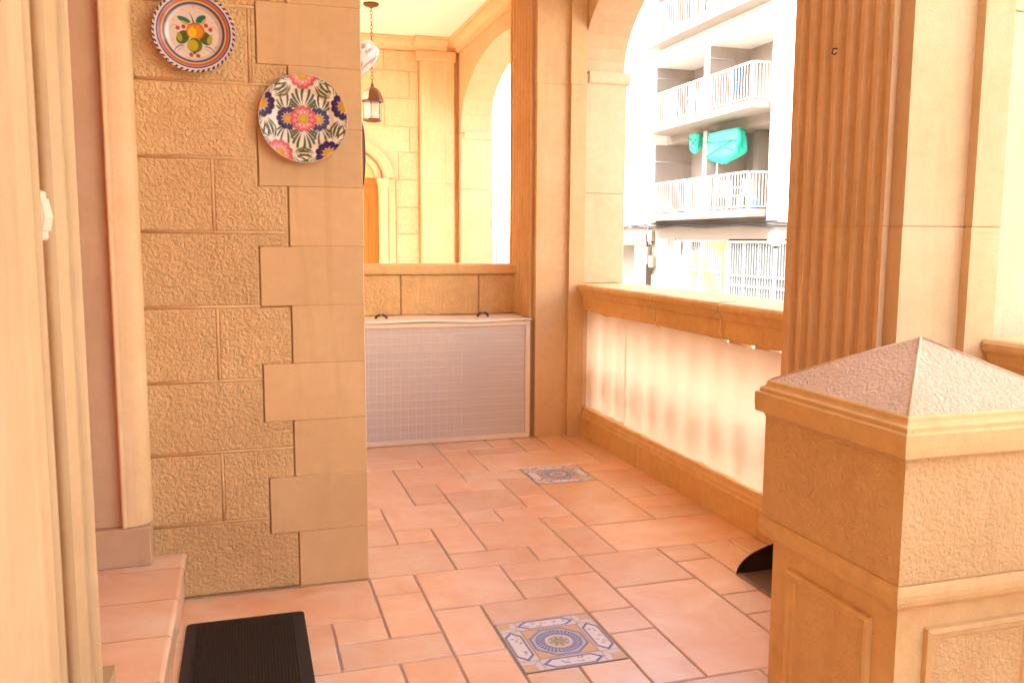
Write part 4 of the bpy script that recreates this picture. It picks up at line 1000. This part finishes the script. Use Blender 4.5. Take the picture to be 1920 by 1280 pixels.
# second block farther down the street
ap2 = thing('far_building', 'white block farther down the street with two slit windows, seen past the far arch', 'building', (XF, 55, ZS))
B('facade_wall', M_BWHITE, XF+.02, 20, 43.2, 75, 1.36, 9.5, ap2)
B('ground_wall', M_BPEACH, XF+.03, 20, 43.2, 75, ZS, 1.355, ap2)
for z0, z1, m in ((5.32, 6.77, M_BGREY), (2.4, 3.83, M_BGREY)):
    f = B('window', M_WHITES, XF-.02, XF+.019, 46.0, 46.9, z0-.05, z1+.05, ap2); B('pane', m, XF-.03, XF-.0205, 46.05, 46.8, z0, z1, f)
f = B('window', M_WHITES, XF-.02, XF+.029, 44.5, 46.9, -1.0, .85, ap2); B('pane', M_CABLE, XF-.03, XF-.0205, 46.2, 46.75, -.9, .8, f); B('shutter', M_RED, XF-.032, XF-.0205, 44.9, 45.7, -.9, .35, f)

# cable run and boxes
cbm = MB()
for k in range(4):
    pts = [(XF-.04-.02*(k % 2), 17.5+i*.5, 1.72+.035*(k-1.5)+.028*math.sin(i*.9+k*1.3)+.0035*(i)) for i in range(52)]
    cbm.tube(pts, .022, 5)
cbm.build('street_cables', M_CABLE, label='bundle of dark cables strung along the facade above the ground floor', cat='cable')
jb = thing('junction_box', 'pale cable junction boxes and hanging wires beside the small barred window', 'junction box', (XF, 27.3, .9))
for (y0, y1, z0, z1) in ((27.05, 27.35, 1.25, 1.62), (27.35, 27.6, .45, 1.05), (26.95, 27.2, .35, .75)): MB().cbox(XF-.12, XF+.015, y0, y1, z0, z1, .01).build('box_case', M_BLIND, jb)
MB().tube([(XF-.05, 27.1, 1.3), (XF-.05, 27.15, 1.0), (XF-.04, 27.1, .7), (XF-.03, 27.1, .1)], .03).build('hanging_wire', M_CABLE, jb)
MB().tube([(XF-.05, 27.4, 1.7), (XF-.08, 27.5, 1.4), (XF-.04, 27.45, 1.0)], .04).build('hanging_wire', M_CABLE, jb)
# street lamp
def at(px, py, X):
    d = fw+r2*((px-960)/FPX)-u2*((py-640)/FPX); t_ = X/d.x; return Vector((0, 0, 1.25))+d*t_
q = at(1455, 446, 11.8)
sl = thing('street_lamp', 'white street lamp with opal globe on a slim pole in front of the barred window', 'street lamp', (q.x, q.y, ZS+.13))
rG = .018*q.length/2*1.02
rG = 15.5/FPX*((q-Vector((0, 0, 1.25))).dot(fw))
MB().lathe([(rG*math.sin(R(a)), -rG*math.cos(R(a))) for a in range(0, 181, 12)], tuple(q), 28).build('globe', M_GLOBE, sl)
MB().lathe([(.05, rG*-1.25), (.05, rG*-1.15), (.07, rG*-1.0), (.05, rG*-.93)], tuple(q), 14).build('lamp_collar', M_CABLE, sl)
MB().tube([(q.x, q.y, ZS+.13), (q.x, q.y, ZS+.9), (q.x, q.y, q.z-rG*1.2)], [.05, .04, .033], 12).build('pole', M_RAIL, sl)

# covered bundles hung in the first-floor loggia
def blob(name, cx_, cy_, cz_, sx, sy_, sz, label, skew=.25):
    """a wrapped box: squarish top, gathered bottom, creased"""
    t_ = thing(name, label, 'tarpaulin bundle', (cx_, cy_, cz_-sz)); vs = []; nu, nv = 28, 18; rg = random.Random(int(cy_*10))
    ph = [rg.uniform(0, 6) for _ in range(6)]
    for j in range(nv+1):
        v = j/nv; zz = cz_+sz-2*sz*v
        wf = 1.0 if v < .72 else max(.10, 1-((v-.72)/.28)**1.6)
        if v < .06: wf = .93
        for i in range(nu):
            a = 2*math.pi*i/nu; ca, sa = math.cos(a), math.sin(a); k = (abs(ca)**5+abs(sa)**5)**(-1/5)
            cr_ = 1+.05*math.sin(a*5+ph[0]+v*4)+.04*math.sin(a*9+ph[1]-v*7)
            vs.append((cx_+sx*ca*k*wf*cr_, cy_+sy_*(sa*k*wf*cr_+skew*max(0, v-.6)), zz+.05*sz*math.sin(a*3+ph[2])*v))
    fs = [(j*nu+i, j*nu+(i+1) % nu, (j+1)*nu+(i+1) % nu, (j+1)*nu+i) for j in range(nv) for i in range(nu)]+[tuple(range(nu)), tuple(nv*nu+i for i in range(nu-1, -1, -1))]
    MB().add(vs, fs, True).build('wrapping', M_GREEN, t_)
    c = MB()
    for (ya, za, yb, zb) in ((-1, .25, 1, .45), (-.9, -.35, 1, .7), (-.8, .3, .8, -.5)):
        c.tube([(cx_-sx*1.10, cy_+sy_*ya, cz_+sz*za), (cx_-sx*1.12, cy_+sy_*(ya+yb)/2, cz_+sz*(za+zb)/2), (cx_-sx*1.10, cy_+sy_*yb, cz_+sz*zb)], .012, 5)
    c.build('tie_rope', M_GREEND, t_)
q1 = at(1358, 277, 13.75)
blob('wrapped_parasol', q1.x, q1.y, q1.z, .20, .98, .47, 'large turquoise tarpaulin bundle hanging right of the balcony fin', -.2)
q2 = at(1312, 268, 13.75)
blob('wrapped_parasol', q2.x, q2.y+.25, q2.z, .12, .26, .31, 'small turquoise tarpaulin bundle hanging left of the balcony fin', 0)
MB().tube([(q1.x, q1.y+.35, q1.z-.42), (q1.x, q1.y+.4, 2.13)], .03, 8).build('parasol_pole', M_RAIL, label='white pole rising from the balcony floor into the large turquoise bundle', cat='pole')
# rods
for (z, lab, y0, y1) in ((3.72, 'thin white awning rod across the first floor balcony', 20.4, 27.2),):
    pass
def rod(pa, pb, lab):
    MB().tube([pa, pb], .014, 6).build('awning_rod', M_RAIL, label=lab, cat='rod', group='awning rods of the balconies')
rod((XF+.0, 27.19, 6.72), (XL-.04, 27.19, 6.72), 'thin white rod on the side wall of the left second floor balcony')
rod((XF+.0, 23.70, 6.72), (XL-.04, 23.70, 6.72), 'thin white rod on the fin of the right second floor balcony')
rod((XF+.0, 27.19, 3.95), (XL-.04, 27.19, 3.95), 'thin white rod on the side wall of the first floor balcony')
rod((XF+.0, 23.70, 3.95), (XL-.04, 23.70, 3.95), 'thin white rod behind the large turquoise bundle')
MB().tube([(XL-.15, 20.42, 4.22), (XL-.15, 22.3, 4.22)], .07, 10).build('rolled_awning', M_WPLAST, label='rolled white awning under the first floor ceiling by the yellow shutter', cat='awning')
def chair(cx_, cy_, z0, yaw, label, m=M_WPLAST):
    t_ = thing('garden_chair', label, 'chair', (cx_, cy_, z0)); t_.rotation_euler = (0, 0, yaw); ORG[t_.name] = (0, 0, 0)
    MB().cbox(-.25, .25, -.24, .24, .40, .43, .01).build('seat', m, t_)
    bk = MB()
    for i in range(6): x = -.21+i*.084; bk.cbox(x-.026, x+.026, .225+.0, .245, .47, .84, .004)
    for z in (.46, .65, .82): bk.box(-.24, .24, .222, .224+.024, z, z+.045)
    bk.build('backrest', m, t_)
    for sx in (-1, 1):
        for sy_ in (-1, 1): MB().tube([(sx*.22, sy_*.21, .41), (sx*.27, sy_*.27, 0)], [.028, .018], 6).build('leg', m, t_)
        MB().cbox(sx*.26-.03, sx*.26+.03, -.22, .24, .62, .645, .006).build('armrest', m, t_)
chair(13.55, 21.75, 2.13, R(200), 'white slatted plastic chair behind the first floor railing, nearer the yellow shutter')
chair(13.45, 22.55, 2.13, R(150), 'white slatted plastic chair behind the first floor railing, next to the parasol pole')
chair(13.55, 24.35, 4.99, R(180), 'white plastic chair behind the second floor railing beside the green table top')
gt = thing('green_table', 'round pale green table standing tipped behind the second floor railing', 'table', (13.3, 25.9, 4.99))
MB().lathe([(0, 0), (.44, 0), (.47, .012), (.47, .03), (0, .035)], (13.25, 25.6, 5.50), 28, axis='x').build('table_top', M_LIME, gt)
MB().tube([(13.3, 25.6, 5.4), (13.5, 25.6, 5.0)], .03).build('leg', M_LIME, gt)
MB().lathe([(0, 0), (.17, 0), (.2, .26), (.19, .27), (0, .05)], (13.6, 21.2, 2.131), 20).build('blue_bucket', M_BLUE, label='blue plastic bucket behind the first floor railing under the chairs', cat='bucket')
MB().cbox(13.2, 13.35, 24.0, 24.12, 5.0, 5.55, .01).build('blue_crate', M_BLUE, label='narrow blue container at the end of the left second floor railing', cat='container')
wg = thing('wall_ornament', 'pair of blue glazed ornaments on the fin of the right second floor balcony', 'ornament', (14.4, 23.7, 5.9))
MB().cbox(14.40, 14.62, 23.66, 23.715, 6.12, 6.45, .02).build('upper_pocket', M_BLUE, wg); MB().cbox(14.42, 14.62, 23.66, 23.715, 5.72, 6.06, .02).build('lower_pocket', M_BLUE, wg)
MB().cbox(14.05, 14.28, 27.13, 27.195, 6.02, 6.34, .01).build('meter_box', M_WPLAST, label='small white box on the side wall of the left second floor balcony', cat='box')
wl_ = thing('wall_lamp', 'dark wall lamp beside the white box on the second floor balcony', 'wall lamp', (13.9, 27.15, 5.9)); MB().lathe([(0, 0), (.04, .02), (.09, .12), (.08, .15), (0, .15)], (13.95, 27.08, 5.88), 12).build('lamp_shade', M_CABLE, wl_); MB().tube([(13.95, 27.08, 6.0), (13.95, 27.19, 6.02)], .02).build('bracket', M_CABLE, wl_)
for y, lab in ((23.35, 'pink towel hanging behind the second floor railing, nearer the fin'), (23.0, 'pink towel hanging behind the second floor railing, farther from the fin')):
    vs = [(13.12+.02*math.sin(i*1.7), y+i*.03, z) for z in (5.15, 5.5, 5.85) for i in range(7)]
    vs += [(p[0]+.008, p[1], p[2]) for p in vs]
    fs = [(j*7+i, j*7+i+1, (j+1)*7+i+1, (j+1)*7+i) for j in range(2) for i in range(6)]; fs += [tuple(21+q for q in f[::-1]) for f in fs]
    MB().add(vs, fs, True).build('hanging_towel', M_PINK, label=lab, cat='towel', group='towels behind the railing', fix=False)
